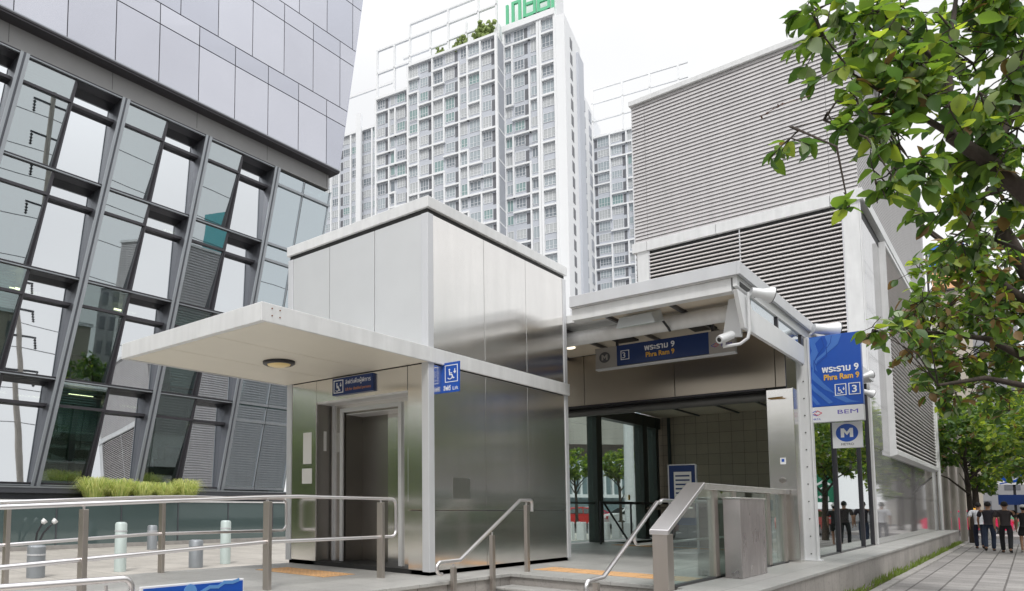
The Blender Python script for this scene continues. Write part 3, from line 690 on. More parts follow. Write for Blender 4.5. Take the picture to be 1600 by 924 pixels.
MB().box(12.75, 12.87, 3.22, 3.60, 3.43, 3.81).build('end_panel', SGREY, t, bevel=.004)
MB().box(12.75, 12.87, 3.60, 5.11, 3.445, 3.81).build('name_panel', BLUED, t)
MB().box(12.74, 12.88, 3.22, 5.50, 3.405, 3.43).build('bottom_trim', ALU, t)
for y in (5.12, 3.55): MB().box(12.79, 12.83, y-.02, y+.02, 3.81, 3.99).build('hanger', CHAR, t)
c_, m_ = mlogo(.17, .20, .1)
decal([c_], mat('logo_dark', (.08, .08, .09), .5), t, (12.75, 5.50, 3.43), '-X', 'logo'); decal(m_, SGREY, t, (12.746, 5.50, 3.43), '-X', 'logo')
decal(frame(.07, .11, .22, .28, .012), SW, t, (12.75, 5.11, 3.43), '-X', 'symbol')
text('3', .15, SW, t, (12.75, 4.985, 3.57), '-X', align='CENTER')
text('พระราม 9', .14, SW, t, (12.75, 4.63, 3.655), '-X', width=.50, bold=.003)
text('Phra Ram 9', .12, SY, t, (12.75, 4.61, 3.535), '-X', width=.47, bold=.003)
a_, b_ = emblem(.09, .14, .06); decal(a_, EBL, t, (12.75, 3.60, 3.43), '-X', 'emblem'); decal(b_, RED, t, (12.75, 3.60, 3.43), '-X', 'emblem')
text('BEM', .07, PURP, t, (12.75, 3.42, 3.54), '-X', width=.15)
# ---- big blue blade sign
t = thing('station_name_sign', 'tall blue station name sign with lift symbol and number 3 on the bolted column', 'sign', (14.8, 2.28, 3.1))
SX = 14.80
MB().box(SX, SX+.14, 1.87, 2.70, 2.66, 3.90).build('board', BLUE, t, bevel=.004)
MB().box(SX, SX+.14, 1.87, 2.70, 2.39, 2.655).build('white_strip', SIGNP, t, bevel=.004)
O = (SX, 2.70, 2.66)
fl = [[(.06, 1.22), (.30, 1.235), (.20, 1.12), (.24, .95), (.17, .80), (.22, .62), (.14, .70), (.10, .86), (.15, 1.0), (.12, 1.12)],
      [(.34, 1.235), (.58, 1.235), (.52, 1.06), (.36, .92), (.22, .80), (.16, .62), (.30, .40), (.46, .20), (.30, .30), (.13, .50), (.14, .66), (.2, .84), (.34, .96), (.38, 1.1)],
      [(.04, .55), (.2, .32), (.42, .06), (.36, .04), (.16, .27), (.03, .47)], [(.03, .36), (.24, .04), (.18, .04), (.03, .26)],
      [(.50, .22), (.66, .08), (.78, .04), (.60, .04), (.42, .16)]]
def tri(poly):
    from mathutils.geometry import tessellate_polygon
    v = [Vector((a, b, 0)) for a, b in poly]; return [[poly[i] for i in f] for f in tessellate_polygon([v])]
decal([f_ for p in fl for f_ in tri(p)], BLUEM, t, O, '-X', 'flame_pattern', th=.0015)
decal(stroke([(.30, 1.2), (.33, 1.05), (.24, .92), (.17, .78), (.18, .64)], .012)+stroke([(.36, 1.04), (.36, .88), (.20, .74), (.17, .82)], .012)+stroke([(.44, 1.22), (.42, 1.1), (.37, 1.02)], .01), BLUEM2, t, (SX-.002, 2.70, 2.66), '-X', 'flame_outline', th=.0015)
text('พระราม 9', .155, SW, t, (SX-.003, 2.42, 3.25), '-X', width=.51, bold=.004)
text('Phra Ram 9', .135, SY, t, (SX-.003, 2.40, 3.115), '-X', width=.49, bold=.004)
decal(frame(.45, .17, .61, .37, .012)+wheelchair(.455, .18, .15)+frame(.64, .17, .80, .37, .012), SW, t, (SX-.003, 2.70, 2.66), '-X', 'symbol')
text('3', .17, SW, t, (SX-.003, 1.98, 2.87), '-X', align='CENTER', bold=.003)
a_, b_ = emblem(.17, .16, .085); decal(a_, EBL, t, (SX, 2.70, 2.39), '-X', 'emblem'); decal(b_, RED, t, (SX, 2.70, 2.39), '-X', 'emblem')
text('MRTA', .045, EBL, t, (SX, 2.53, 2.43), '-X', align='CENTER')
text('BEM', .10, PURP, t, (SX, 2.24, 2.515), '-X', width=.28)
for z in (3.45, 2.62): MB().box(14.74, 14.86, 2.66, 2.74, z-.04, z+.04).build('bracket', WHITE, t, bevel=.004)
t = thing('metro_logo_sign', 'small white plate with blue circle and letter M under the station sign', 'sign', (15, 2.13, 2.16))
MB().box(14.98, 15.03, 1.93, 2.345, 1.94, 2.385).build('board', SIGNP, t, bevel=.004)
c_, m_ = mlogo(.205, .26, .155)
decal([c_], BLUE, t, (14.98, 2.345, 1.94), '-X', 'logo', th=.002); decal([[(a, b) for a, b in p] for p in m_], SW, t, (14.977, 2.345, 1.94), '-X', 'logo')
text('METRO', .055, CHAR, t, (14.98, 2.14, 2.0-.015), '-X', align='CENTER')
MB().box(14.99, 15.02, 2.1, 2.18, 2.385, 2.42).build('bracket', DARK, t)

# ------------------------------------------------------------------ ventilation tower
GRPOL = tiles('polished_granite', (.33, .325, .33), (1.5, 1.22), .02, (.10, .10, .10), rough=.04, var=.05, plane='XZ', stain=.08, spec=.8, bump=.001)
LOUV = mat('louvre_metal', (.50, .485, .485), .5, .2, var=.05, vscale=1.2, var2=.06, v2scale=6, v2stretch=(1, 1, .1))
LOUV2 = mat('louvre_slat', (.72, .69, .68), .5, .15, var=.05, vscale=1.5)
tw = thing('ventilation_tower', 'tall grey louvred ventilation tower behind the station entrance', 'ventilation building', (22.3, 2.7, 0))
TX = 22.3
MB().box(TX+.05, 39.9, 2.75, 8.2, -.5, 8.8).build('core_wall', BLACK, tw)
MB().box(TX+.08, 39.9, 2.75, 8.25, 8.8, 13.6).build('upper_core', LOUV, tw)
def slats_x(b, x, y0, y1, z0, z1, p, d, frac, mi=0):      # slats on a wall facing -X
    n = round((z1-z0)/p); p = (z1-z0)/n
    for i in range(n):
        z = z0+i*p
        b.prism([(x, z), (x-d, z+p*(frac-.12)), (x-d, z+p*frac), (x, z+p*(frac))] if 0 else [(x-d, z), (x-d+.004, z+p*.1), (x, z+p*frac), (x+.008, z+p*frac), (x, z)], 'y', y0, y1, mi)
def slats_y(b, y, x0, x1, z0, z1, p, d, frac):            # slats on a wall facing -Y
    n = round((z1-z0)/p); p = (z1-z0)/n
    for i in range(n):
        z = z0+i*p
        b.prism([(y-d, z), (y-d+.004, z+p*.1), (y, z+p*frac), (y+.008, z+p*frac), (y, z)], 'x', x0, x1)
b = MB()
for a, c in ((2.70, 3.28), (3.29, 7.9), (7.91, 8.30)): slats_x(b, TX+.06, a, c, 9.12, 13.62, .112, .036, .92)
b.build('front_cladding', LOUV, tw)
b = MB(); slats_y(b, 2.71, TX+.08, 40.0, 9.12, 13.62, .112, .007, .90); b.build('side_cladding', LOUV, tw)
MB().box(TX-.05, 26.9, 2.60, 8.35, 13.62, 13.78).box(26.91, 40.05, 2.60, 8.35, 13.62, 13.78).build('roof_edge', ALUL, tw, bevel=.01)
bm_ = MB()
for a, c in ((2.60, 3.28), (3.29, 5.98), (5.99, 7.9), (7.91, 8.35)): bm_.box(TX-.08, TX+.1, a, c, 8.80, 9.10)
bm_.build('front_beam', ALUL, tw, bevel=.006)
MB().box(TX+.1, 40.05, 2.60, 2.75, 8.80, 9.10).build('side_beam', ALUL, tw, bevel=.006)
MB().box(TX-.02, TX+.05, 2.70, 3.05, -.0, 8.80).build('corner_pilaster', ALUL, tw, bevel=.006)
MB().box(TX-.02, TX+.05, 7.88, 8.22, -.0, 8.80).build('corner_pilaster', ALUL, tw, bevel=.006)
b = MB(); slats_x(b, TX+.04, 3.06, 7.87, 4.1, 8.76, .114, .09, .56); b.build('front_louvres', LOUV2, tw)
for y in (3.05, 5.4, 7.86): MB().box(TX-.03, TX+.0, y-.015, y+.015, 4.1, 8.78).build('louvre_frame', ALU, tw)
MB().box(TX-.03, TX+.05, 3.05, 7.88, 3.6, 4.1).build('front_sill', ALUL, tw)
MB().box(TX+.1, 39.9, 8.2, 8.24, 0, 8.8).build('back_wall', ALUL, tw)
b = MB(); slats_y(b, 8.26, TX+.1, 40, 2.0, 13.6, .16, -.04, .9); b.build('back_louvres', LOUV, tw)
MB().box(TX+.02, 39.95, 2.70, 2.745, 0.01, 8.42).build('side_wall', GRPOL, tw)
MB().box(TX-.03, TX+.13, 2.675, 2.698, 0.01, 8.8).build('corner_trim', ALUL, tw)
MB().box(TX+.3, 39.9, 2.735, 2.75, 8.42, 8.79).build('shadow_gap', BLACK, tw)
lb = MB().box(25.66, 38.3, 2.62, 2.70, 2.55, 8.48)
lb = lb.build('louvre_box', BLACK, tw)
MB().box(25.6, 25.66, 2.555, 2.70, 2.555, 8.58).box(38.3, 38.38, 2.555, 2.70, 2.555, 8.58).box(25.66, 38.3, 2.555, 2.70, 8.48, 8.58).build('box_frame', ALUL, lb)
MB().prism([(2.53, 2.55), (2.53, 2.42), (2.72, 2.36), (2.70, 2.55)], 'x', 25.58, 38.4).build('box_sill', ALUL, lb)
b = MB(); slats_y(b, 2.62, 25.66, 38.3, 2.57, 8.46, .125, .05, .46); b.build('slats', LOUV2, lb)
MB().tube([(39.6, 2.62, 0), (39.6, 2.62, 8.8)], .06, 8).build('downpipe', ALUL, tw)
# ------------------------------------------------------------------ office building with folded window front
FY = 22.0
LG = lambda x, z: x+.2*(z-1.46)
off = thing('office_building', 'dark framed glass office building with slanted pillars and overhanging upper storeys', 'office building', (9.3, FY, GZ))
PB = glass('bright_window_glass', (.30, .36, .35), .72, rough=.015, gcol=(.90, .93, .96), bump=.004, bscale=.5)
PD = glass('green_window_glass', (.50, .60, .57), .55, rough=.012, gcol=(.72, .77, .80), bump=.002, bscale=.5)
PL = glass('low_window_glass', (.70, .84, .79), .22, rough=.012, gcol=(.72, .77, .80), bump=.002, bscale=.5)
PF = glass('flush_window_glass', (.35, .42, .41), .55, rough=.012, gcol=(.80, .88, .93), bump=.002, bscale=.5)
lv = [1.46, 4.90, 8.36, 11.82, 15.28]
BW = 3.62
pill = [9.32+BW*j for j in range(-5, 3)]
pb_i = 0
def sheet(b, P, th=.02, mi=0):      # P four points ccw seen from -Y
    Q = [(p[0], p[1]+th, p[2]) for p in P]
    b.add(list(P)+Q, [(0, 1, 2, 3), (7, 6, 5, 4), (0, 4, 5, 1), (1, 5, 6, 2), (2, 6, 7, 3), (3, 7, 4, 0)], mi)
def rail(b, x0, x1, y, z, h, d, y1=None):   # rail follows the lean at its ends
    y1 = y if y1 is None else y1
    b.hexa([(x0, y-d, z-h/2), (x1, y1-d, z-h/2), (x1, y1, z-h/2), (x0, y, z-h/2)], [(x0, y-d, z+h/2), (x1, y1-d, z+h/2), (x1, y1, z+h/2), (x0, y, z+h/2)])
for j, px in enumerate(pill):
    for r in range(4):
        z0, z1 = lv[r]+.06, lv[r+1]-.06
        if j == len(pill)-1: break
        xa = px+.12; xm = px+1.82; xb = px+BW-.12
        xs_ = lambda x, z: LG(x, z)
        # left unit: head flush, foot set back, so it looks down at the street
        w_ = MB(); yt, yb = FY+.02, FY+.38
        yz = lambda z: yb+(yt-yb)*(z-z0)/(z1-z0)
        zt = z1-.80
        rail(w_, xs_(xa, zt), xs_(xm, zt), yz(zt)+.03, zt, .09, .12)
        w_.hexa([(xs_(xm-.03, z0), FY+.26, z0), (xs_(xm+.03, z0), FY+.26, z0), (xs_(xm+.03, z0), FY+.36, z0), (xs_(xm-.03, z0), FY+.36, z0)],
                [(xs_(xm-.03, z1), FY, z1), (xs_(xm+.03, z1), FY, z1), (xs_(xm+.03, z1), FY+.1, z1), (xs_(xm-.03, z1), FY+.1, z1)])
        win = w_.build('window', CHAR, off)
        p_ = MB(); sheet(p_, [(xs_(xa, z0), yb, z0), (xs_(xm-.03, z0), yb, z0), (xs_(xm-.03, z1), yt, z1), (xs_(xa, z1), yt, z1)])
        p_.build('pane', PL if r < 2 or (j*7+r*3) % 5 == 0 else PD, win)
        # right unit: foot flush, head set back, so it looks up at the sky
        w_ = MB(); yt, yb = FY+.40, FY+.05
        yz2 = lambda z: yb+(yt-yb)*(z-z0)/(z1-z0)
        rail(w_, xs_(xm, zt), xs_(xb, zt), yz2(zt)+.03, zt, .10, .2)
        w_.hexa([(xs_(xm+.03, z0), FY+.05, z0), (xs_(xm+.08, z0), FY+.05, z0), (xs_(xm+.08, z0), FY+.42, z0), (xs_(xm+.03, z0), FY+.42, z0)],
                [(xs_(xm+.03, z1), FY+.05, z1), (xs_(xm+.08, z1), FY+.05, z1), (xs_(xm+.08, z1), FY+.42, z1), (xs_(xm+.03, z1), FY+.42, z1)])
        win = w_.build('window', CHAR, off)
        p_ = MB(); sheet(p_, [(xs_(xm+.08, z0), yb, z0), (xs_(xb, z0), yb, z0), (xs_(xb, z1), yt, z1), (xs_(xm+.08, z1), yt, z1)])
        p_.build('pane', PB, win)
# pillars
for px in pill:
    b = MB()
    z0, z1 = GZ+.9, 15.28
    def col(b, x0, x1, y0, y1, mi):
        b.hexa([(LG(x0, z0), y0, z0), (LG(x1, z0), y0, z0), (LG(x1, z0), y1, z0), (LG(x0, z0), y1, z0)],
               [(LG(x0, z1), y0, z1), (LG(x1, z1), y0, z1), (LG(x1, z1), y1, z1), (LG(x0, z1), y1, z1)], mi)
    col(b, px-.13, px+.13, FY-.12, FY+.75, 0); col(b, px-.15, px-.05, FY-.16, FY-.121, 1); col(b, px+.03, px+.15, FY-.16, FY-.121, 1)
    b.build('pillar', [GREYM, GREYL], off)
# floor bands (three thin rails each)
xl, xr = pill[0], pill[-1]
for r, z in enumerate(lv):
    b = MB(); x0, x1 = LG(xl, z), LG(xr, z)
    b.box(x0, x1, FY-.02, FY+.75, z-.06, z+.06, 0)
    b.box(x0, x1, FY-.09, FY-.021, z-.045, z-.005, 1).box(x0, x1, FY-.07, FY-.021, z+.02, z+.055, 0)
    b.build('floor_band', [CHAR, GREYL], off)
# flush bay at the right end
xe = 19.98
for r in range(4):
    z0, z1 = lv[r]+.06, lv[r+1]-.06
    zt = z1-.62
    for k in range(2):
        a0, a1 = xr+.15+k*(xe-xr-.15)/2, xr+.15+(k+1)*(xe-xr-.15)/2-.04
        win = MB(); rail(win, LG(a0, zt), LG(a1, zt), FY+.03, zt, .10, .09); rail(win, LG(a0, z0-.02), LG(a1, z0-.02), FY+.03, z0-.02, .10, .09)
        win.hexa([(LG(a1-.06, z0), FY-.03, z0), (LG(a1-.02, z0), FY-.03, z0), (LG(a1-.02, z0), FY+.008, z0), (LG(a1-.06, z0), FY+.008, z0)], [(LG(a1-.06, z1), FY-.03, z1), (LG(a1-.02, z1), FY-.03, z1), (LG(a1-.02, z1), FY+.008, z1), (LG(a1-.06, z1), FY+.008, z1)])
        win = win.build('window', GREYL, off)
        p_ = MB(); sheet(p_, [(LG(a0, z0), FY+.01, z0), (LG(a1, z0), FY+.01, z0), (LG(a1, z1), FY+.01, z1), (LG(a0, z1), FY+.01, z1)]); p_.build('pane', PF, win)
b = MB(); b.hexa([(LG(xe-.05, GZ), FY-.02, GZ), (LG(xe, GZ), FY-.02, GZ), (LG(xe, GZ), FY+14, GZ), (LG(xe-.05, GZ), FY+14, GZ)],
       [(LG(xe-.05, 15.3), FY-.02, 15.3), (LG(xe, 15.3), FY-.02, 15.3), (LG(xe, 15.3), FY+14, 15.3), (LG(xe-.05, 15.3), FY+14, 15.3)])
b.build('end_wall', PF, off)
# overhang and upper storeys
UY = 21.6; UX = lambda z: 22.87+.178*(z-16.25)
MB().box(-12, 22.55, FY-.03, FY+.6, 15.36, 15.44).box(-12, 22.6, FY+.02, FY+.7, 15.44, 16.1).build('overhang_fascia', SOFF, off)
jn = MB()
for k in range(9): jn.box(4.9+k*BW-.55, 4.915+k*BW-.55, FY+.014, FY+.02, 15.44, 16.1)
jn.build('fascia_joint', CHAR, off)
MB().box(-12, 22.84, UY-.02, FY+14, 16.10, 16.22).box(-12, 22.86, UY-.05, UY+.03, 16.16, 16.22).build('overhang_edge', CHAR, off)
MB().box(-12, 22.84, UY-.04, UY+.03, 16.225, 16.27).build('edge_trim', GREYL, off)
UP = []
for i, (c_, m__) in enumerate((((.55, .56, .62), .09), ((.59, .60, .66), .06), ((.51, .525, .59), .08))):
    UP.append(mat('spandrel_glass_%s' % 'abc'[i], c_, m__, .82, var=.03, vscale=.4, bump=.004, bscale=.6))
UPB = MB(); z1 = 46
UPB.hexa([(-12, UY+.06, 16.23), (UX(16.23)-.06, UY+.06, 16.23), (UX(16.23)-.06, FY+14, 16.23), (-12, FY+14, 16.23)],
         [(-12, UY+.06, z1), (UX(z1)-.06, UY+.06, z1), (UX(z1)-.06, FY+14, z1), (-12, FY+14, z1)])
UPB.build('upper_core', CHAR, off)
z = 16.29; row = 0; pc = MB()
while z < 45:
    for h, st_ in ((2.26, 0), (.80, 0)) if row % 2 == 0 else ((2.42, 1), (.82, 1)):
        x = -11.45+1.758*0 + (0.88 if st_ else 0) + .07
        k = 0
        while x < UX(z)+.3:
            xa, xb = x, min(x+1.758-.035, 99); zt = z+h-.04
            a = rnd.uniform(-.003, .003)
            e0, e1 = UX(z)-.03, UX(zt)-.03
            pa = [(xa, UY+a, z), (min(xb, e0), UY-a, z), (min(xb, e1), UY+a*.5, zt), (xa, UY-a*.7, zt)]
            if xa < e0-.1: sheet(pc, pa, .05, mi=rnd.choice((0, 0, 1, 2)))
            x += 1.758; k += 1
        z += h
    row += 1
pc.build('upper_cladding', UP, off)
b = MB(); b.hexa([(UX(16.23)-.03, UY-.01, 16.23), (UX(16.23), UY-.01, 16.23), (UX(16.23), FY+14, 16.23), (UX(16.23)-.03, FY+14, 16.23)],
                 [(UX(z1)-.03, UY-.01, z1), (UX(z1), UY-.01, z1), (UX(z1), FY+14, z1), (UX(z1)-.03, FY+14, z1)]); b.build('end_cladding', UP[0], off)
# interior: slabs, back wall, blinds, lit ceiling tubes
INT2 = mat('office_furniture', (.20, .17, .13), .6, var=.3, vscale=1.5)
INT = mat('interior_wall', (.34, .40, .36), .8, var=.3, vscale=.6); SLAB = mat('interior_ceiling', (.22, .23, .22), .8)
TUBE = mat('ceiling_tube', (.8, .75, .6), .4, emit=(1, .82, .5, 4))
fl_ = MB()
for z in lv: fl_.box(-9, 19.8+.2*(z-1.4), FY+.76, FY+7, z-.05, z+.05)
fl_.build('floor_slab', SLAB, off)
MB().box(-9, 19.7, FY+5.5, FY+5.7, 1.0, 15.4).build('interior_back_wall', INT, off)
for (x, y, z) in ((8.8, 23.2, 8.0), (3.5, 23.6, 8.05), (16.6, 23.0, 8.05), (13.4, 24, 4.6), (9.6, 24.2, 4.6)):
    MB().box(x, x+1.1, y, y+.08, z-.06, z).build('ceiling_tube', TUBE, off)
for (x, y, z) in ((5.5, 23.4, 4.7), (10.9, 23.1, 4.65), (12.8, 23.6, 8.15), (6.0, 23.6, 11.6), (14.6, 23.2, 11.6), (18.0, 23.4, 8.1), (8.2, 24.0, 4.6)):
    MB().box(x, x+.9, y, y+.06, z-.06, z).build('ceiling_tube', TUBE, off)
for x in (-6, -1, 4, 9, 14, 18): MB().box(x, x+.5, FY+3.0, FY+3.5, 1.0, 15.2).build('interior_column', SLAB, off)
fr_ = MB()
for z in lv[:4]:
    x = -5
    while x < 17:
        fr_.box(x, x+1.4, FY+1.8, FY+2.5, z+.05, z+.78); fr_.box(x+.3, x+.8, FY+2.0, FY+2.05, z+.8, z+1.15) if rnd.random() < .7 else None
        if rnd.random() < .5: fr_.box(x+.2, x+1.1, FY+4.6, FY+5.2, z+.05, z+1.9)
        x += rnd.uniform(1.8, 3.2)
fr_.build('desks', INT2, off, kind='stuff')
for (j_, r_, f_) in ((1, 2, .55), (3, 1, .8), (4, 3, .35), (5, 0, .5), (2, 0, .3), (6, 2, .6), (4, 1, .4), (6, 1, .9), (5, 3, .7)):
    x = LG(pill[j_]+.3, lv[r_]+2); z1_ = lv[r_+1]-.1; bd = MB(); k = 0
    while z1_-k*.09 > z1_-3.2*f_:
        bd.box(x+.25, x+1.6, FY+.50, FY+.53, z1_-k*.09-.05, z1_-k*.09); k += 1
    bd.build('window_blind', GREYL, off)
bi = MB()
for k in range(14): bi.box(14.9, 16.3, FY+.9, FY+.96, 5.2+k*.2, 5.32+k*.2)
bi.build('blinds', GREYL, off)
# plinth, planter wall, grass planter
MB().box(-12, 19.7, FY-.45, FY+.3, 1.18, 1.38).box(-12, 19.7, FY-.30, FY+.3, GZ, 1.18).build('base_ledge', GREYM, off)
MB().box(-12, 19.85, FY-.47, FY-.46, 1.34, 1.39).build('ledge_trim', GREYL, off)
GW = mat('dark_green_glass', (.10, .14, .14), .06, 0.25, spec=1.0)
pw = thing('planter_wall', 'low dark green glass planter wall in front of the office building', 'planter wall', (5, 21, GZ))
x = -8
while x < 19.5:
    MB().box(x+.01, x+2.19, 20.90, 20.94, GZ+.12, .92).build('glass_panel', GW, pw)
    MB().box(x-.03, x+.009, 20.88, 20.93, GZ, .95).build('post', GREYM, pw)
    x += 2.2
MB().box(-8, 19.6, 20.86, 20.98, .925, .975).build('coping', ALUL, pw)
MB().box(-8, 19.6, 20.80, 21.0, GZ, GZ+.12).build('kerb', KERB, pw)
MB().box(-8, 19.6, 20.95, 21.5, GZ, .86).build('soil_box', SOIL, pw)
PG = [mat('planter_grass_light', (.55, .58, .26), .6, transl=.35), mat('planter_grass_green', (.32, .42, .12), .6, transl=.3)]
def grass_clump(x, y, z, h, n, label):
    b = MB()
    for i in range(n):
        a = rnd.uniform(0, 2*PI); l = rnd.uniform(.2, 1)*h*.75; hh = h*rnd.uniform(.55, 1.05); r0 = rnd.uniform(0, .3)
        px_, py_ = x+r0*math.cos(a), y+r0*math.sin(a)*.7; dx, dy = -math.sin(a)*.008, math.cos(a)*.008
        c, s_ = math.cos(a), math.sin(a)
        P = [(px_, py_, z), (px_+c*l*.3, py_+s_*l*.3, z+hh*.62), (px_+c*l*.65, py_+s_*l*.65, z+hh*.95), (px_+c*l, py_+s_*l, z+hh*rnd.uniform(.6, .98))]
        v = []
        for k, p in enumerate(P):
            f_ = (1, 1, .75, .15)[k]; v += [(p[0]-dx*f_, p[1]-dy*f_, p[2]), (p[0]+dx*f_, p[1]+dy*f_, p[2])]
        b.add(v, [(0, 1, 3, 2), (2, 3, 5, 4), (4, 5, 7, 6)], 0 if rnd.random() < .7 else 1)
    return tag(b.build('ornamental_grass', PG), label, 'plant', 'pale ornamental grasses in the planter')
labs = ['leftmost pale grass clump in the planter by the office', 'second pale grass clump from the left in the planter', 'middle pale grass clump in the planter',
        'second pale grass clump from the right in the planter', 'rightmost pale grass clump in the planter']
for k in range(5): grass_clump(10.95+k*.88, 21.15, .86, .84*rnd.uniform(.85, 1.1), 800, labs[k])
b = MB()
t = thing('potted_plant', 'dark green bushy plant behind the lowest office window', 'plant', (7.2, 23.2, 1.5))
MB().lathe([(.14, 0), (.2, .32)], Matrix.Translation((8.7, 23.3, 1.5)), 12).build('pot', DARK, t)
for i in range(160):
    a = rnd.uniform(0, 2*PI); e = rnd.uniform(.2, 1.4); l = rnd.uniform(.25, .6); c = (8.7+math.cos(a)*math.cos(e)*l, 23.3+math.sin(a)*math.cos(e)*l, 1.8+math.sin(e)*l)
    b.add([(8.7, 23.3, 1.8), (c[0]-.02, c[1], c[2]), c, (c[0]+.02, c[1], c[2])], [(0, 1, 2), (0, 2, 3)])
b.build('leaves', PG[1], t)
# bollards on the plaza
def bollard(x, y, r, h, m, label):
    t = thing('bollard', label, 'bollard', (x, y, GZ), group='bollards on the plaza')
    T = Matrix.Translation((x, y, GZ))
    MB().lathe([(r, .0), (r, h-.04), (r*.85, h-.01), (r*.5, h)], T, 20).build('shaft', m, t, smooth=40)
    MB().lathe([(r*1.04, h-.20), (r*1.04, h-.17)], T, 20).build('band', ALU, t); return t
BW_ = mat('bollard_pale', (.52, .60, .58), .45, .1, var=.05); BG_ = mat('bollard_grey', (.28, .30, .32), .45, .3, var=.08)
bollard(7.59, 13.44, .125, 1.03, BW_, 'pale tall bollard behind the ramp rail, left one of two')
bollard(10.43, 13.54, .125, 1.03, BW_, 'pale tall bollard near the lift, right one of two')
bollard(9.34, 13.2, .16, .62, BG_, 'short grey bollard between the two pale bollards')
bollard(5.78, 13.4, .17, .62, BG_, 'short grey bollard at the left edge of the plaza')
bollard(11.8, 19.0, .15, .75, BG_, 'dark bollard close to the green planter wall')
# two slim garden spotlights
t = thing('garden_spotlight', 'pair of slim bent spotlights on stakes before the planter wall', 'lamp', (8.9, 20.3, GZ))
for dx in (0, .32):
    MB().tube([(8.7, 20.3, GZ), (8.75+dx*.6, 20.3, .0), (8.9+dx, 20.28, .3)], .03, 8).build('stem', DARK, t)
    MB().lathe([(.02, -.04), (.07, 0), (.09, .1)], Matrix.Translation((8.9+dx, 20.28, .3)) @ Matrix.Rotation(.8, 4, 'Y'), 12).build('head', ALUL, t)
# ------------------------------------------------------------------ residential towers far behind
CW = mat('tower_white', (.78, .79, .80), .6, var=.02, vscale=.2)
CG = mat('tower_grey_panel', (.50, .525, .575), .55, var=.04, vscale=.15)
CG2 = mat('tower_mid_grey', (.38, .40, .44), .55, var=.04, vscale=.15)
CGL = [mat('tower_glass_%s' % n, c, .12, 0, spec=1.0) for n, c in (('pale', (.34, .39, .42)), ('teal', (.22, .32, .32)), ('grey', (.17, .20, .23)), ('curtain', (.45, .47, .48)))]
CD = mat('tower_dark_louvre', (.13, .135, .15), .5, var=.1)
FH = 3.0
def window_mb(x0, x1, y, z0, z1, nm, g, b=None):
    """glass with white frame standing proud of the wall; slot 0 frame, 1.. glass"""
    b = b or MB()
    b.box(x0, x1, y-.05, y+.03, z0, z1, g)
    b.box(x0, x1, y-.05, y+.08, z0-.06, z0, 0).box(x0, x1, y-.05, y+.08, z1, z1+.06, 0)
    for k in range(nm+1):
        x = x0+(x1-x0)*k/nm; b.box(x-.03, x+.03, y-.04, y+.07, z0, z1, 0)
    if nm > 1 and x1-x0 > 1.2: b.box(x0, x1, y-.04, y+.06, z0+(z1-z0)*.36-.025, z0+(z1-z0)*.36+.025, 0)
    return b
def facade(root, x0, x1, yf, z0, ztop, bays, seed, budget, beams=True):
    """bays: widths; windows, dark louvres and projecting white frames"""
    R = random.Random(seed); n = int((ztop-z0)/FH); x = x0; cells = []
    tot = sum(bays); sc_ = (x1-x0)/tot
    rest = MB(); nrest = 0; wh = MB(); pn = MB()
    for bi_, bw in enumerate(bays):
        bw *= sc_; kind = R.choice('ab') if bw > 2.2 else 'c'
        lou = bw > 2.6; lx = x+bw-.95 if kind == 'a' else x+.35
        dk = MB()
        for f in range(n):
            za = ztop-(f+1)*FH; 
            if R.random() < .2: MB().box(x+.05, x+bw-.05, yf-.02, yf+.02+.002*bi_, za+.02, za+.85).build('wall_panel', CG2, root)
            if lou: dk.box(lx, lx+.62, yf-.05, yf+.04, za+.45, za+2.55)
            wa, wb = (x+.3, lx-.15) if (lou and kind == 'a') else ((lx+.75, x+bw-.3) if lou else (x+.25, x+bw-.25))
            if wb-wa < .5: continue
            g = 1+R.choice((0, 0, 1, 2, 3, 3)); hh = R.choice((.95, .95, .5))
            nm = max(1, round((wb-wa)/.62))
            if budget[0] > 0 and za > 24:
                budget[0] -= 1
                window_mb(wa, wb, yf, za+hh, za+2.6, nm, g).build('window', [CW]+CGL, root)
            else: window_mb(wa, wb, yf, za+hh, za+2.6, nm, g, rest); nrest += 1
        if dk.v: dk.build('louvre_stack', CD, root)
        # white frames: runs of one to three floors, boxed
        if beams:
            f = R.choice((0, 1)); P = .55
            while f < n:
                run = R.choice((1, 1, 2, 2, 3)); z = ztop-f*FH
                wh.box(x-.16, x+bw+.16-.001*bi_, yf-.02, yf+P+.003*bi_, z-.17, z+.17)
                if R.random() < .75: wh.box(x-.16+.001, x+.16, yf-.02, yf+P-.01, z-min(run, n-f)*FH+.17, z-.17)
                f += run
        else:
            wh.box(x-.2, x+.2, yf-.02, yf+.5, z0, ztop)
        x += bw
    wh.box(x1-.2, x1+.2, yf-.02, yf+.57, z0, ztop+.2); wh.box(x0-.25, x0+.2, yf-.02, yf+.57, z0, ztop+.2)
    wh.box(x0+.2, x1-.2, yf-.02, yf+.6, ztop-.2, ztop+.3)
    wh.build('white_frame', CW, root)
    if pn.v: pn.build('wall_panel', CG2, root)
    if nrest: rest.build('window', [CW]+CGL, root, kind='stuff')
def tower(name, label, loc, ang): return thing(name, label, 'apartment tower', loc, math.radians(ang))
LM = lambda t: W[t]
def lbox(t, name, m, *b, **k):
    return MB().box(*b, M=W[t]).build(name, m, t, **k)
class LMB(MB):      # a mesh builder in the local frame of a thing
    def build(s, name, mats, parent=None, **k):
        M = W[parent]; s.v = [tuple(M @ Vector(v)) for v in s.v]; return _MB.build(s, name, mats, parent, **k)
_MB = MB
def in_local(fn):
    global MB
    MB = LMB
    try: fn()
    finally: MB = _MB
T1 = tower('apartment_tower', 'tallest white and grey apartment tower with green rooftop letters', (118.5, 56.6, -.6), 102)
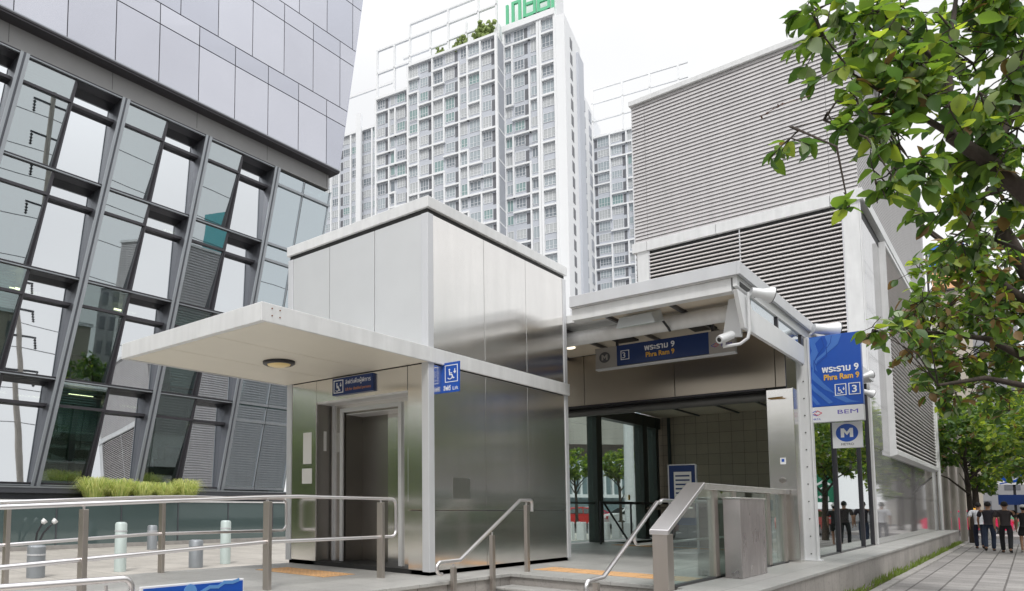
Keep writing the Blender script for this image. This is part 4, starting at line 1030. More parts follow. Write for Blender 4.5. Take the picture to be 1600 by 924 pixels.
def t1():
    MB().box(.6, 10.2, -14, 0, 0, 92).box(10.2, 28.5, -14, 4, 0, 89.5).box(28.5, 36.3, -14, 3, 0, 85.5).build('wall', CG, T1)
    bud = [98]
    facade(T1, .6, 3.2, .02, 0, 92, [2.6], 3, bud)
    facade(T1, 3.7, 10.1, .0, 0, 92, [1.6, 3.2, 1.6], 5, bud)
    facade(T1, 10.3, 28.4, 4, 0, 89.5, [3.2, 2.7, 1.8, 3.3, 2.5, 3.2, 2.4], 11, bud)
    facade(T1, 28.6, 36.2, 3, 0, 85.5, [3.1, 1.4, 3.0], 17, bud)
    # return wall between the two wings
    wr = MB()
    for f in range(29): wr.box(10.02, 10.2, -.05, 4.3, 89.3-f*FH-.15, 89.3-f*FH+.15) if f % 3 != 1 else None
    wr.build('return_beam', CW, T1)
    MB().box(10.06, 10.19, .1, 3.9, 0, 89.3).build('return_wall', CG2, T1)
    # end wall facing right
    MB().box(-1.2, .55, -12, .35, 0, 91.6).build('end_wall', CW, T1)
    MB().box(-1.6, -1.0, -13, -8.6, 0, 89).build('end_wall', CG, T1)
    dk = MB()
    for f in range(29):
        dk.box(-1.26, -1.19, -5.2, -3.6, 89.2-f*FH-1.9, 89.2-f*FH)
    dk.build('end_window', CD, T1)
    # roof structures
    r = MB()
    for (a, b_, z_, h) in ((10.3, 36.2, 96, .35), (10.3, 20, 92.6, .35), (14, 28.5, 99, .35), (20, 30, 92.2, .3), (28.5, 36, 91, .35)): r.box(a, b_, 2.8, 3.3, z_, z_+h)
    for a, zt in ((10.5, 99), (14, 99.3), (16.5, 95), (20.2, 99), (24, 96), (28.5, 99), (32, 96), (36, 96)): r.box(a-.18, a+.18, 2.8, 3.3, 85.4, zt)
    r.build('roof_frame', CW, T1)
    MB().box(.8, 9.6, -8, -2.2, 92, 100).box(11, 20, -8, 0, 89.5, 94.5).build('roof_block', CW, T1)
    MB().box(.5, 10.3, -.1, .8, 91.9, 93.1).build('roof_beam', CW, T1)
in_local(t1)
# rooftop letters (box strokes), read from the front
GLT = mat('rooftop_letter_green', (.12, .50, .27), .5)
def letters():
    s_ = MB(); z = 93.6; H = 5.4
    def st(pts, w=.5):
        for (x0, z0), (x1, z1) in zip(pts, pts[1:]):
            if abs(x0-x1) < 1e-6: s_.box(x0-w/2, x0+w/2, 0.0, .5, min(z0, z1)-w/2, max(z0, z1)+w/2)
            else: s_.box(min(x0, x1)-w/2+.001, max(x0, x1)+w/2-.001, .003, .497, z0-w/2, z0+w/2)
    st([(9.3, z), (9.3, z+3.4)])
    st([(8.2, z), (8.2, z+3.6), (6.9, z+3.6)]); st([(6.9, z+3.6), (6.9, z)])
    st([(6.0, z+.2), (6.0, z+4.6), (4.1, z+4.6)]); st([(4.1, z+4.6), (4.1, z+.2), (6.0, z+.2)]); st([(5.4, z+2.4), (4.7, z+2.4)])
    st([(3.4, z+.2), (3.4, z+5.2), (1.5, z+5.2)]); st([(1.5, z+5.2), (1.5, z+.2), (3.4, z+.2)]); st([(3.4, z+2.0), (1.5, z+2.0)]); st([(3.4, z+3.6), (1.5, z+3.6)])
    st([(.8, z), (.8, z+4)])
    s_.build('rooftop_letters', GLT, T1)
    g = MB()
    for c in ((12.8, 3.0, 91.6, 1.8), (17.5, 3.0, 91.0, 1.3), (13.6, 3.0, 91.0, 1.3), (22.2, 3.0, 90.8, .9)):
        for i in range(40):
            a = (rnd.gauss(0, .5)*c[3], rnd.gauss(0, .4)*c[3], rnd.gauss(0, .45)*c[3]); g.ico((c[0]+a[0], c[1]+a[1], c[2]+a[2]), .28*c[3], 1, jit=.4)
    g.build('rooftop_shrub', mat('rooftop_green', (.20, .26, .08), .8, var=.3, vscale=1), T1)
in_local(letters)
T2 = tower('apartment_tower', 'right-hand apartment tower half hidden by the louvred ventilation tower', (169, 52, -.6), 102)
def t2():
    MB().box(0, 19, -14, 0, 0, 91).build('wall', CG, T2)
    bud = [60]
    facade(T2, 0, 6, .02, 0, 94, [6], 31, bud)
    facade(T2, 6.4, 19, 0, 0, 91, [3.6, 1.3, 3.6, 3.8], 23, bud)
    MB().box(0, 6, -14, .01, 91, 94).build('roof_block', CG, T2)
    MB().box(19, 25, -10, 18, 0, 98).build('wing_wall', CW, T2)
    wd = MB()
    for f in range(24):
        for y in (1.5, 8, 14): wd.box(18.9, 19.0, y, y+2.6, 94-f*4, 96.6-f*4)
    wd.build('wing_window', CG2, T2)
    r = MB()
    for z_ in (95, 99.5, 103): r.box(-2, 19, .2, .6, z_, z_+.3)
    for a in (0, 6, 12, 18.8): r.box(a-.2, a+.2, .2, .6, 91, 103)
    r.build('roof_frame', CW, T2)
in_local(t2)
T3 = tower('apartment_tower', 'left-hand apartment tower with vertical white columns beside the glass office building', (126.5, 105, -.6), 102)
def t3():
    MB().box(-3, 24, -14, 0, 0, 93).build('wall', CG, T3)
    bud = [60]
    facade(T3, -2.8, 24, 0, 0, 93, [3.1, 2.0, 3.2, 2.2, 3.0, 2.1, 3.2, 2.3, 3.1], 41, bud, beams=False)
    MB().box(-5.2, -3.0, -8, 3, 0, 96).box(5.4, 6.8, .5, 1.4, 0, 97).build('white_pier', CW, T3)
    MB().box(-3, 24, .6, 1.0, 102, 102.5).build('roof_frame', CW, T3)
in_local(t3)
# street scene seen through the station glass: viaduct, finned building, pole, hedge trees
CONC = mat('viaduct_concrete', (.36, .34, .31), .8, var=.12, vscale=.4, var2=.14, v2scale=1.2, v2stretch=(1, 1, .15))
va = math.radians(45.5-90)
t = thing('viaduct', 'grey concrete elevated road with piers seen through the station glass', 'viaduct', (60, 25, -.68), va)
def vd():
    MB().prism([(-4.5, 6.5), (-4.5, 8.2), (4.5, 8.2), (4.5, 6.5), (2.6, 5.6), (-2.6, 5.6)], 'x', -45, 60).build('deck', CONC, t)
    MB().box(-45, 60, -4.7, -4.5, 6.4, 8.7).build('parapet', CONC, t)
    for x in (-30, -8, 16, 40): MB().box(x-.8, x+.8, -1.3, 1.3, 0, 5.6).build('pier', CONC, t)
in_local(vd)
FB = mat('fin_building_glass', (.20, .27, .29), .15, spec=1); 
t = thing('finned_building', 'pale office block with vertical fins seen beyond the viaduct', 'building', (96, 45, -.68), va)
def fb():
    MB().box(-30, 32, -10, 0, 0, 16.5).build('wall', FB, t)
    b = MB()
    for k in range(62): b.box(-30+k, -29.75+k, -10.5, -10.001, 3, 16.4)
    b.build('fins', CW, t)
    MB().box(-30, 32, -10.6, 0, 16.5, 17).box(-30, 32, -10.6, -10.5, 2.6, 3).build('roof_edge', CW, t)
in_local(fb)
t = thing('white_pole', 'thick white concrete pole seen through the station glass', 'pole', (41, 15.9, -.6))
MB().tube([(41, 15.9, -.6), (41, 15.9, 11)], [.30, .20], 16).build('shaft', WHITE, t, smooth=50)
MB().box(41.0, 43.2, 15.85, 15.95, 5.6, 5.7).build('arm', DARK, t)
BIL = thing('white_barrier_row', 'row of low white planters along the street behind the station', 'barrier', (30, 12.8, -.6))
for k in range(7):
    c = Vector((29.0, 13.8, 0)).lerp(Vector((31.2, 11.7, 0)), k/6)
    MB().box(c.x-.14, c.x+.14, c.y-.16, c.y+.16, -.6, .22).build('planter_box', WHITE, BIL, bevel=.02)
# low block and shops beyond the crossing; buildings across the road (seen mirrored in the steel)
BRK = mat('far_brick', (.28, .17, .13), .8, var=.15, vscale=.5); BTN = mat('far_tan', (.42, .38, .32), .8, var=.1, vscale=.3); BGY = mat('far_grey', (.28, .28, .29), .8, var=.1, vscale=.3)
def block(label, x, y, w_, d, h, m, ang=0, name='street_building'):
    t = thing(name, label, 'building', (x, y, -.68), math.radians(ang))
    def go():
        MB().box(-w_/2, w_/2, -d/2, d/2, 0, h).build('wall', m, t)
        wn = MB(); n = int(h/3.2)
        for f in range(n):
            for k in range(int(w_/3)):
                x0 = -w_/2+.8+k*3
                for s in (-1, 1): wn.box(x0, x0+1.6, s*d/2-.04, s*d/2+.04, 1+f*3.2, 2.7+f*3.2)
            for k in range(int(d/3)):
                y0 = -d/2+.8+k*3
                for s in (-1, 1): wn.box(s*w_/2-.04, s*w_/2+.04, y0, y0+1.6, 1+f*3.2, 2.7+f*3.2)
        wn.build('window', CD, t, kind='stuff'); MB().box(-w_/2-.2, w_/2+.2, -d/2-.2, d/2+.2, h, h+.4).build('roof_edge', CW, t)
    in_local(go)
block('tan block across the road, opposite the lift', 20, -38, 34, 14, 10, BTN)
block('grey block across the road, further along', 62, -36, 36, 16, 16, BGY)
block('brick shop row across the road', -18, -32, 30, 12, 9, BRK)
block('low grey building behind the viewpoint', -42, 10, 14, 50, 8, BGY)
block('brick low-rise beyond the pavement end', 96, 16, 30, 12, 9, BRK)
block('tall grey building closing the street on the right', 150, 12, 22, 24, 34, BGY)
block('tan building down the street on the right', 128, -30, 40, 14, 14, BTN)
# teal glass tower mirrored in the office windows
t = thing('teal_tower', 'teal glass tower across the road', 'building', (108, -95, -.68))
MB().box(103, 113, -110, -95, -.6, 47).build('wall', mat('teal_glass', (.03, .30, .33), .15, spec=1), t)
tl = MB()
for k in range(14): tl.box(102.9, 113.1, -94.95, -94.9, k*3.4, k*3.4+.35)
tl.build('floor_lines', CW, t)
# ------------------------------------------------------------------ trees
BARK = mat('bark', (.05, .038, .03), .9, var=.3, vscale=14, bump=.01, bscale=30, stretch=(1, 1, .3))
LV = [mat('leaf_mid_green', (.12, .20, .035), .52, var=.25, vscale=3, transl=.5), mat('leaf_deep_green', (.065, .13, .035), .5, var=.2, vscale=3, transl=.42),
      mat('leaf_yellow_green', (.27, .34, .05), .5, var=.2, vscale=3, transl=.55), mat('leaf_brown', (.20, .125, .055), .6, var=.3, vscale=5, transl=.3),
      mat('leaf_pale', (.24, .30, .18), .45, var=.15, vscale=4, transl=.3)]
def leaf(b, p, d, nrm, L, mi, detail=True, droop=.25):
    """one leaf blade: base p, direction d, folded along its midrib and drooping to the tip"""
    d = d.normalized(); s_ = d.cross(nrm).normalized(); n_ = s_.cross(d).normalized(); w_ = L*.30
    if detail:
        P = []
        for t_, k in ((.0, .05), (.18, .62), (.42, 1.0), (.70, .80), (.90, .35), (1.0, .02)):
            c = p+d*L*t_-n_*L*droop*t_*t_
            P.append((c-s_*w_*k+n_*w_*k*.35, c, c+s_*w_*k+n_*w_*k*.35))
        vs = [v for r in P for v in r]
        fs = []
        for i in range(5):
            a = i*3; fs += [(a, a+1, a+4, a+3), (a+1, a+2, a+5, a+4)]
        b.add(vs, fs, mi)
    else:
        m_ = p+d*L*.5-n_*L*droop*.3; t_ = p+d*L-n_*L*droop
        b.add([p, m_-s_*w_, t_, m_+s_*w_], [(0, 1, 2), (0, 2, 3)], mi)
def rdir(zb=0): 
    v = Vector((rnd.gauss(0, 1), rnd.gauss(0, 1), rnd.gauss(0, 1)+zb)); return v.normalized()
def spray(b, tw_, c, r, n, L, mats, detail=True, twigs=3):
    """twigs leaving c, with alternate leaves hanging from them"""
    k = 0
    for t_ in range(twigs):
        d = rdir(-.15); ln = r*rnd.uniform(.7, 1.2); pts = [c]
        for s_ in range(3): d = (d+Vector((0, 0, -.12))+rdir()*.18).normalized(); pts.append(pts[-1]+d*ln/3)
        if tw_ is not None: tw_.tube(pts, [.006, .005, .004, .003], 5)
        for j in range(n//twigs):
            f_ = rnd.random()**.7*2.999; i = int(f_); p = pts[i].lerp(pts[i+1], f_-i)
            a = pts[i+1]-pts[i]; ld = (a.normalized()*.5+rdir(-.35)*.9).normalized()
            leaf(b, p, ld, (Vector((0, 0, 1))+rdir()*.7).normalized(), L*rnd.uniform(.6, 1.15), rnd.choices(range(5), mats)[0], detail)
def tree(label, base, limbs, clusters, L, mats, detail=True, r0=.2, group='street trees', name='street_tree', twig=True):
    """limbs: lists of (point, radius); clusters: (centre, spread, sprays, leaves per spray, spray size)"""
    t = thing(name, label, 'tree', base, group=group)
    b = MB()
    for lm_ in limbs: b.tube([p for p, r in lm_], [r for p, r in lm_], 9)
    tws = MB() if twig else None; lb_ = MB()
    nodes = [Vector(p) for lm_ in limbs[1:] for p, r in lm_] or [Vector(limbs[0][-1][0])]
    for (c, sp, ns, nl, r) in clusters:
        c = Vector(c); nd = min(nodes, key=lambda q: (q-c).length)
        if tws is not None and (nd-c).length > .05:
            md = nd.lerp(c, .5)+Vector((rnd.gauss(0, .06), rnd.gauss(0, .06), .05)); tws.tube([nd, md, c], [.009, .007, .004], 6)
        for i in range(ns):
            q = c+Vector((rnd.gauss(0, sp[0]), rnd.gauss(0, sp[1]), rnd.gauss(0, sp[2])))
            if tws is not None and (q-c).length > .05: tws.tube([c, c.lerp(q, .5)+rdir()*.03, q], [.007, .006, .004], 5)
            spray(lb_, tws, q, r, nl, L, mats, detail)
    b.build('trunk', BARK, t, smooth=60)
    if tws is not None and tws.v: tws.build('twigs', BARK, t)
    lb_.build('crown', LV, t, smooth=75 if detail else None)
    return t
V = Vector
# --- near tree whose branches hang into the upper right
near = [[(V((8.6, -1.1, GZ)), 0.105), (V((8.45, -.95, 1.2)), 0.087), (V((8.1, -.6, 2.4)), 0.074), (V((7.75, -.15, 3.3)), 0.062), (V((7.49, .09, 3.62)), 0.053), (V((7.26, .29, 3.82)), 0.043)],
        [(V((7.26, .29, 3.82)), 0.037), (V((7.30, .29, 4.1)), 0.028), (V((7.34, .28, 4.4)), 0.025), (V((7.5, .25, 4.8)), 0.019), (V((7.7, .2, 5.3)), 0.012)],
        [(V((7.26, .29, 3.84)), 0.025), (V((7.08, .45, 3.98)), 0.019), (V((6.92, .6, 4.12)), 0.014), (V((6.7, .8, 4.3)), 0.009), (V((6.5, .95, 4.6)), 0.005)],
        [(V((7.33, .28, 4.35)), 0.019), (V((7.1, .5, 4.7)), 0.014), (V((6.9, .75, 5.0)), 0.009), (V((6.9, .95, 5.3)), 0.005)],
        [(V((7.08, .45, 3.98)), 0.011), (V((6.7, .72, 3.95)), 0.007), (V((6.35, .95, 3.85)), 0.005), (V((6.1, 1.1, 3.75)), 0.003)],
        [(V((7.49, .09, 3.62)), 0.031), (V((7.9, -.1, 4.2)), 0.025), (V((8.2, -.1, 4.9)), 0.019), (V((8.4, 0, 5.6)), 0.012)],
        [(V((8.1, -.6, 2.4)), 0.031), (V((8.4, -.2, 3.0)), 0.022), (V((8.6, .1, 3.3)), 0.012), (V((8.8, .4, 3.5)), 0.007)]]
def at(x, y, t_):      # a point out along the view at pixel x, y and distance t_, used once to read the real places of the boughs
    return V((0, 0, .92))+r2*((x-486.1)/1099.17*t_)+u2*(-(y-701.6)/1099.17*t_)+fwd*t_
NC = []
for (x, y, t_, sx, sz, ns, nl, r) in (
        (1275, 15, 5.6, .05, .05, 3, 12, .22), (1290, 60, 5.6, .05, .06, 2, 9, .2), (1340, 30, 5.7, .12, .10, 5, 12, .25), (1420, 20, 5.8, .16, .10, 8, 12, .25), (1500, 15, 6.0, .18, .12, 8, 12, .25), (1570, 30, 6.0, .16, .14, 8, 12, .25),
        (1360, 90, 5.5, .12, .10, 6, 12, .22), (1430, 90, 5.4, .12, .12, 7, 12, .22), (1520, 100, 5.9, .14, .12, 7, 12, .25), (1590, 110, 5.7, .14, .14, 7, 12, .25),
        (1390, 150, 5.4, .10, .08, 5, 12, .2), (1450, 150, 5.4, .10, .10, 4, 10, .22), (1540, 180, 5.7, .12, .12, 6, 12, .24), (1590, 200, 5.5, .12, .12, 6, 12, .24),
        (1330, 165, 5.3, .05, .05, 2, 9, .16), (1300, 190, 5.3, .03, .03, 1, 8, .14), (1247, 205, 5.3, .02, .03, 1, 14, .16), (1350, 200, 5.3, .08, .04, 3, 9, .16), (1400, 205, 5.3, .08, .05, 3, 9, .18),
        (1390, 270, 5.0, .05, .05, 3, 9, .18), (1430, 260, 5.3, .06, .06, 3, 10, .18), (1325, 320, 4.9, .01, .02, 1, 6, .1), (1500, 260, 5.7, .12, .10, 5, 11, .22), (1560, 300, 5.8, .12, .12, 6, 12, .24), (1600, 330, 6.0, .12, .14, 6, 12, .24),
        (1490, 320, 6.0, .08, .08, 4, 11, .2), (1530, 350, 6.2, .10, .08, 5, 11, .22)):
    NC.append((at(x, y, t_), (sx, sx, sz), ns, nl, r))
tree('near street tree with big leathery leaves hanging into the top right corner', (8.6, -1.1, GZ), near, [(c_, s_, n_, int(l_*1.6), r_) for c_, s_, n_, l_, r_ in NC], .148, (6, 4, 1.5, .3, 1.2))
sp_ = MB(); P0 = at(1265, 150, 5.3); P1 = at(1225, 162, 5.2); P2 = at(1188, 182, 5.15)
sp_.tube([P0, P1, P2], [.004, .003, .002], 5)
for k in range(9): leaf(sp_, P1.lerp(P2, k/8), rdir(-.5), rdir(), .03, 0, False)
o = sp_.build('dry_vine', mat('dry_vine', (.12, .06, .04), .8)); tag(o, 'thin dry reddish vine sprig hanging before the upper louvres', 'vine')
# --- second tree: smaller, brownish leaves
m2 = [[(V((15.5, -1.2, GZ)), .2), (V((15.2, -.9, 2.0)), .16), (V((14.6, -.4, 3.6)), .12), (V((14.0, .1, 5.0)), .08)],
      [(V((15.2, -.9, 2.0)), .08), (V((14.6, -.3, 2.9)), .06), (V((13.6, .3, 3.3)), .04), (V((13.0, .9, 3.4)), .02)],
      [(V((14.6, -.4, 3.6)), .07), (V((13.8, .3, 4.3)), .05), (V((13.2, .9, 5.0)), .03)],
      [(V((15.2, -.9, 1.8)), .06), (V((14.6, -.2, 2.65)), .05), (V((13.6, .35, 2.75)), .035), (V((12.8, .8, 2.6)), .02)]]
NC = []
for (x, y, t_, sx, sz, ns, nl, r) in (
        (1470, 420, 10, .25, .2, 5, 16, .3), (1520, 400, 10, .3, .22, 10, 18, .32), (1580, 400, 10.5, .3, .3, 12, 18, .32), (1440, 470, 9.5, .15, .14, 4, 14, .26), (1480, 480, 10, .25, .2, 9, 18, .3),
        (1540, 480, 10.5, .3, .25, 12, 18, .32), (1600, 490, 10.5, .3, .3, 12, 18, .32), (1460, 530, 10, .18, .2, 6, 16, .28), (1510, 560, 10.5, .28, .2, 9, 18, .3), (1570, 560, 11, .3, .25, 10, 18, .32),
        (1450, 585, 10, .12, .12, 4, 14, .24), (1480, 620, 10.5, .16, .12, 4, 14, .26), (1560, 620, 11, .25, .12, 6, 14, .3), (1385, 517, 8.5, .10, .02, 3, 9, .2), (1365, 515, 8.4, .03, .02, 2, 8, .12), (1430, 510, 9, .08, .08, 2, 10, .2)):
    NC.append((at(x, y, t_), (sx, sx, sz), int(ns*1.5), nl, r))
tree('second street tree with thinner brownish foliage below the near boughs', (15.5, -1.2, GZ), m2, NC, .17, (5, 4, 1.6, 2.4, 1), detail=True)
# --- further street trees down the pavement
def blob_tree(label, x, y, h, cr, n, L, mats, name='street_tree', group='street trees', zc=None, leafs=26, trunk=.12, gz=GZ, crown_h=None):
    zc = zc or h*.62; ch = crown_h or h*.30
    limbs = [[(V((x, y, gz)), trunk), (V((x+.1, y+.05, gz+h*.35)), trunk*.75), (V((x, y+.1, gz+h*.6)), trunk*.5), (V((x, y, gz+h*.8)), trunk*.25)]]
    for k in range(6):
        a = k*PI/3+rnd.uniform(-.4, .4); z0 = gz+h*rnd.uniform(.32, .6)
        limbs.append([(V((x, y, z0)), trunk*.4), (V((x+math.cos(a)*cr*.4, y+math.sin(a)*cr*.4, z0+h*.12)), trunk*.25), (V((x+math.cos(a)*cr*.8, y+math.sin(a)*cr*.8, z0+h*.18)), trunk*.08)])
    cl_ = []
    for i in range(n):
        d = rdir(); rr = cr*rnd.uniform(.45, 1.0)
        if rnd.random() < .12: continue
        c = V((x+d.x*rr, y+d.y*rr, gz+zc+d.z*ch*rnd.uniform(.6, 1.05)))
        cl_.append((c, (cr*.10, cr*.10, cr*.08), 3, leafs, cr*.18))
    return tree(label, (x, y, gz), limbs, cl_, L, mats, detail=False, group=group, name=name, twig=False)
blob_tree('dark leafy street tree just past the end of the granite wall', 40.9, 1.75, 6.0, 1.7, 75, .24, (4, 7, 1, .6, .5), trunk=.12, zc=4.6, crown_h=1.6, leafs=30)
blob_tree('bright green street tree over the walking people', 38, -.9, 6.0, 2.4, 80, .26, (6, 2, 5, .3, 1), trunk=.14, zc=4.7, crown_h=1.7, leafs=30)
blob_tree('broad street tree behind the people at the right edge', 60, -.6, 8.0, 3.4, 80, .36, (6, 4, 3, .3, 1), trunk=.2, zc=5.6, crown_h=2.8)
blob_tree('far street tree closing the view down the pavement', 78, 3.0, 9.0, 4.0, 70, .42, (5, 5, 2, .3, 1), trunk=.25, zc=6, crown_h=3)
blob_tree('hanging leafy tree at the pavement edge behind the second tree', 31, -1.9, 6.2, 2.6, 80, .24, (6, 3, 4, .4, 1), trunk=.16, zc=4.2, crown_h=1.8)
for i, (x, y, lab) in enumerate(((1.0, -4.6, 'street tree in the road verge opposite the lift'), (-7, -4.8, 'street tree in the road verge behind the viewpoint'), (18, -14.5, 'tree on the far side of the road, opposite the station'),
                                 (9, -15, 'tree on the far side of the road, opposite the lift'), (30, -15, 'tree on the far side of the road, past the station'), (44, -15, 'tree on the far side of the road, by the crossing'),
                                 (-14, 2.5, 'tree on the plaza behind the viewpoint'), (-16, 12, 'tree on the far plaza behind the viewpoint'))):
    blob_tree(lab, x, y, 7, 2.4, 45, .34, (5, 5, 1.5, .4, .6), trunk=.16, zc=4.8, crown_h=1.9, leafs=22)
# hedge by the road and green belt at the west end, both mirrored in the steel of the lift
def hedge(label, x0, x1, y0, y1, z0, h, n, L):
    t = thing('hedge', label, 'hedge', ((x0+x1)/2, (y0+y1)/2, z0))
    c_ = MB().box(x0+.15, x1-.15, y0+.15, y1-.15, z0, z0+h-.15).build('core', mat('hedge_core', (.02, .03, .012), .9), t)
    b = MB()
    for i in range(n):
        p = V((rnd.uniform(x0, x1), rnd.uniform(y0, y1), z0+h*rnd.random()))
        k = rnd.randrange(3)
        if k == 0: p.z = z0+h+rnd.gauss(0, .06)
        elif k == 1: p.y = rnd.choice((y0, y1))+rnd.gauss(0, .05)
        else: p.y = y0+rnd.gauss(0, .05)
        leaf(b, p, rdir(.3), rdir(), L*rnd.uniform(.7, 1.2), rnd.choices(range(5), (5, 5, 1, .3, .3))[0], False)
    b.build('leaves', LV, t)
hedge('clipped roadside hedge opposite the lift', 9, 23, -3.5, -2.7, -.68, 1.3, 5000, .14)
hedge('tall clipped hedge along the plaza west of the ramp', -14, 1.5, 17.0, 18.4, GZ, 3.6, 7000, .22)
for i, (x, y, lab) in enumerate(((-11, 19.2, 'tree behind the tall plaza hedge, westmost'), (-6.5, 19.3, 'tree behind the tall plaza hedge, middle'), (-2, 19.1, 'tree behind the tall plaza hedge, nearest the office windows'))):
    blob_tree(lab, x, y, 6.5, 1.9, 45, .32, (5, 5, 1.5, .4, .6), trunk=.13, zc=4.6, crown_h=1.6, leafs=22)
# clipped trees seen through the station glass
for (x, y, lab) in ((43.7, 20.3, 'left of two round clipped trees seen through the station glass'), (45.4, 18.2, 'right of two round clipped trees seen through the station glass'), (49, 15.5, 'clipped tree half hidden by the white pole')):
    blob_tree(lab, x, y, 5.0, 1.25, 55, .20, (6, 2, 5, .2, 1), name='clipped_tree', group='clipped trees behind the station', trunk=.11, zc=4.1, crown_h=.9, leafs=24)

# ------------------------------------------------------------------ people
SKIN = mat('skin', (.34, .19, .12), .55, var=.05, vscale=8); HAIR = mat('black_hair', (.012, .010, .010), .85, bump=.01, bscale=90)
def skinned(name, verts, edges, radii, m, parent, sub=2, root=0):
    me = bpy.data.meshes.new(name); me.from_pydata(verts, edges, [])
    o = bpy.data.objects.new(name, me); C.objects.link(o)
    sk = o.modifiers.new('s', 'SKIN'); sk.use_smooth_shade = True; sk.branch_smoothing = .6
    for v, r in zip(me.skin_vertices[0].data, radii): v.radius = r if isinstance(r, tuple) else (r, r); v.use_root = False
    me.skin_vertices[0].data[root].use_root = True
    ss = o.modifiers.new('u', 'SUBSURF'); ss.levels = sub; ss.render_levels = sub
    bpy.context.view_layer.update()
    n = bpy.data.meshes.new_from_object(o.evaluated_get(bpy.context.evaluated_depsgraph_get()))
    n.name = name; bpy.data.objects.remove(o)
    n.transform(W[parent] if False else Matrix()); n.materials.clear(); n.materials.append(m)
    for p in n.polygons: p.material_index = 0; p.use_smooth = True
    r = bpy.data.objects.new(name, n); C.objects.link(r); r.parent = parent; W[r] = W[parent]; return r
def person(label, loc, rot, H, top_m, bot_m, stride=.26, female=False, sleeve=.16, long_sleeve=False, shorts=False, cap=None, bag=None, armbend=.25, swing=1):
    """a walker facing local +x; all lengths are shares of the height"""
    t = thing('person', label, 'person', loc, rot)
    s = H; sw = .125 if not female else .108; hw = .055
    f1, f2 = stride*.5, -stride*.5            # front, rear foot
    if swing < 0: f1, f2 = f2, f1
    J = {'pel': (0, 0, .53), 'sp1': (.0, 0, .60), 'sp2': (.004, 0, .70), 'ch': (0, 0, .79), 'nk': (0, 0, .845), 'hd0': (.008, 0, .875), 'hd1': (.012, 0, .92), 'hd2': (.008, 0, .965)}
    for sd, y, ff in (('L', 1, f1), ('R', -1, f2)):
        J['hip'+sd] = (0, y*hw, .50); kx = ff*.55+.035; J['kn'+sd] = (kx, y*(hw+.003), .275)
        lift = .035 if ff < 0 else 0
        J['an'+sd] = (ff-.015, y*(hw-.005), .045+lift); J['he'+sd] = (ff-.01, y*(hw-.005), .022+lift); J['to'+sd] = (ff+.085, y*(hw+.008), .014+(0 if lift else 0))
        ax = -ff*.55
        J['sh'+sd] = (0, y*sw*.92, .805); J['el'+sd] = (ax*.45-.01, y*(sw+.03), .635); J['wr'+sd] = (ax+.02+armbend*.08, y*(sw+.028), .495)
        J['pa'+sd] = (ax+.035+armbend*.1, y*(sw+.024), .455)
    names = list(J); ix = {n: i for i, n in enumerate(names)}
    E_ = [('pel', 'sp1'), ('sp1', 'sp2'), ('sp2', 'ch'), ('ch', 'nk'), ('nk', 'hd0'), ('hd0', 'hd1'), ('hd1', 'hd2')]
    for sd in 'LR': E_ += [('pel', 'hip'+sd), ('hip'+sd, 'kn'+sd), ('kn'+sd, 'an'+sd), ('an'+sd, 'he'+sd), ('he'+sd, 'to'+sd), ('ch', 'sh'+sd), ('sh'+sd, 'el'+sd), ('el'+sd, 'wr'+sd), ('wr'+sd, 'pa'+sd)]
    R_ = {'pel': (.075, .062), 'sp1': (.072, .055), 'sp2': (.078, .056), 'ch': (.085, .058), 'nk': .030, 'hd0': (.036, .040), 'hd1': (.046, .055), 'hd2': (.036, .042),
          'hip': .050, 'kn': .031, 'an': .020, 'he': .021, 'to': .016, 'sh': .031, 'el': .023, 'wr': .015, 'pa': (.021, .013)}
    def rad(n): 
        r = R_[n] if n in R_ else R_[n[:-1]]
        return tuple(q*s for q in r) if isinstance(r, tuple) else r*s
    M = W[t]
    loc_ = lambda n: tuple(V(J[n])*s)
    slim = {'pel': .8, 'sp1': .8, 'sp2': .75, 'ch': .62, 'shL': .75, 'shR': .75, 'hipL': .85, 'hipR': .85}
    vs = [loc_(n) for n in names]; rr = [tuple(q*slim.get(n, 1) for q in rad(n)) if isinstance(rad(n), tuple) else rad(n)*slim.get(n, 1) for n in names]; es = [(ix[a], ix[b]) for a, b in E_]
    # fingers: five short chains rooted in each palm
    body = skinned('body', vs, es, rr, SKIN, t, 2, ix['pel'])
    for sd, y in (('L', 1), ('R', -1)):
        P = V(J['pa'+sd]); fv, fe, frr = [], [], []
        for k in range(5):
            off_ = (k-1.5)*.0095 if k < 4 else .018
            l = (.036, .042, .040, .032, .026)[k]; o_ = len(fv)
            base = P+V((off_ if k < 4 else .02, 0, -.006 if k < 4 else .012)); dirx = (0 if k < 4 else .018)
            fv += [tuple(base*s), tuple((base+V((dirx+.002, -y*.004, -l*.5)))*s), tuple((base+V((dirx*1.2+.008, -y*.012, -l)))*s)]
            fe += [(o_, o_+1), (o_+1, o_+2)]; frr += [.0062*s, .0056*s, .0045*s]
        h = None
        for k in range(5):
            fo = skinned('finger', fv[k*3:k*3+3], [(0, 1), (1, 2)], frr[k*3:k*3+3], SKIN, body, 1)
    # clothing grown over the same skeleton
    def cloth(name, nodes, edges, add, m, ends={}):
        ii = {n: i for i, n in enumerate(nodes)}; vs = []
        for n in nodes:
            if n in ends: a, b_, k = ends[n]; vs.append(tuple((V(J[a]).lerp(V(J[b_]), k))*s))
            else: vs.append(loc_(n))
        rr = []
        for n in nodes:
            r = rad(n) if n not in ends else rad(ends[n][0]); ad = add.get(n, .009)*s
            rr.append(tuple(q+ad for q in r) if isinstance(r, tuple) else (r+ad, r+ad))
        return skinned(name, vs, [(ii[a], ii[b_]) for a, b_ in edges], rr, m, t, 2)
    k_ = .95 if long_sleeve else .78
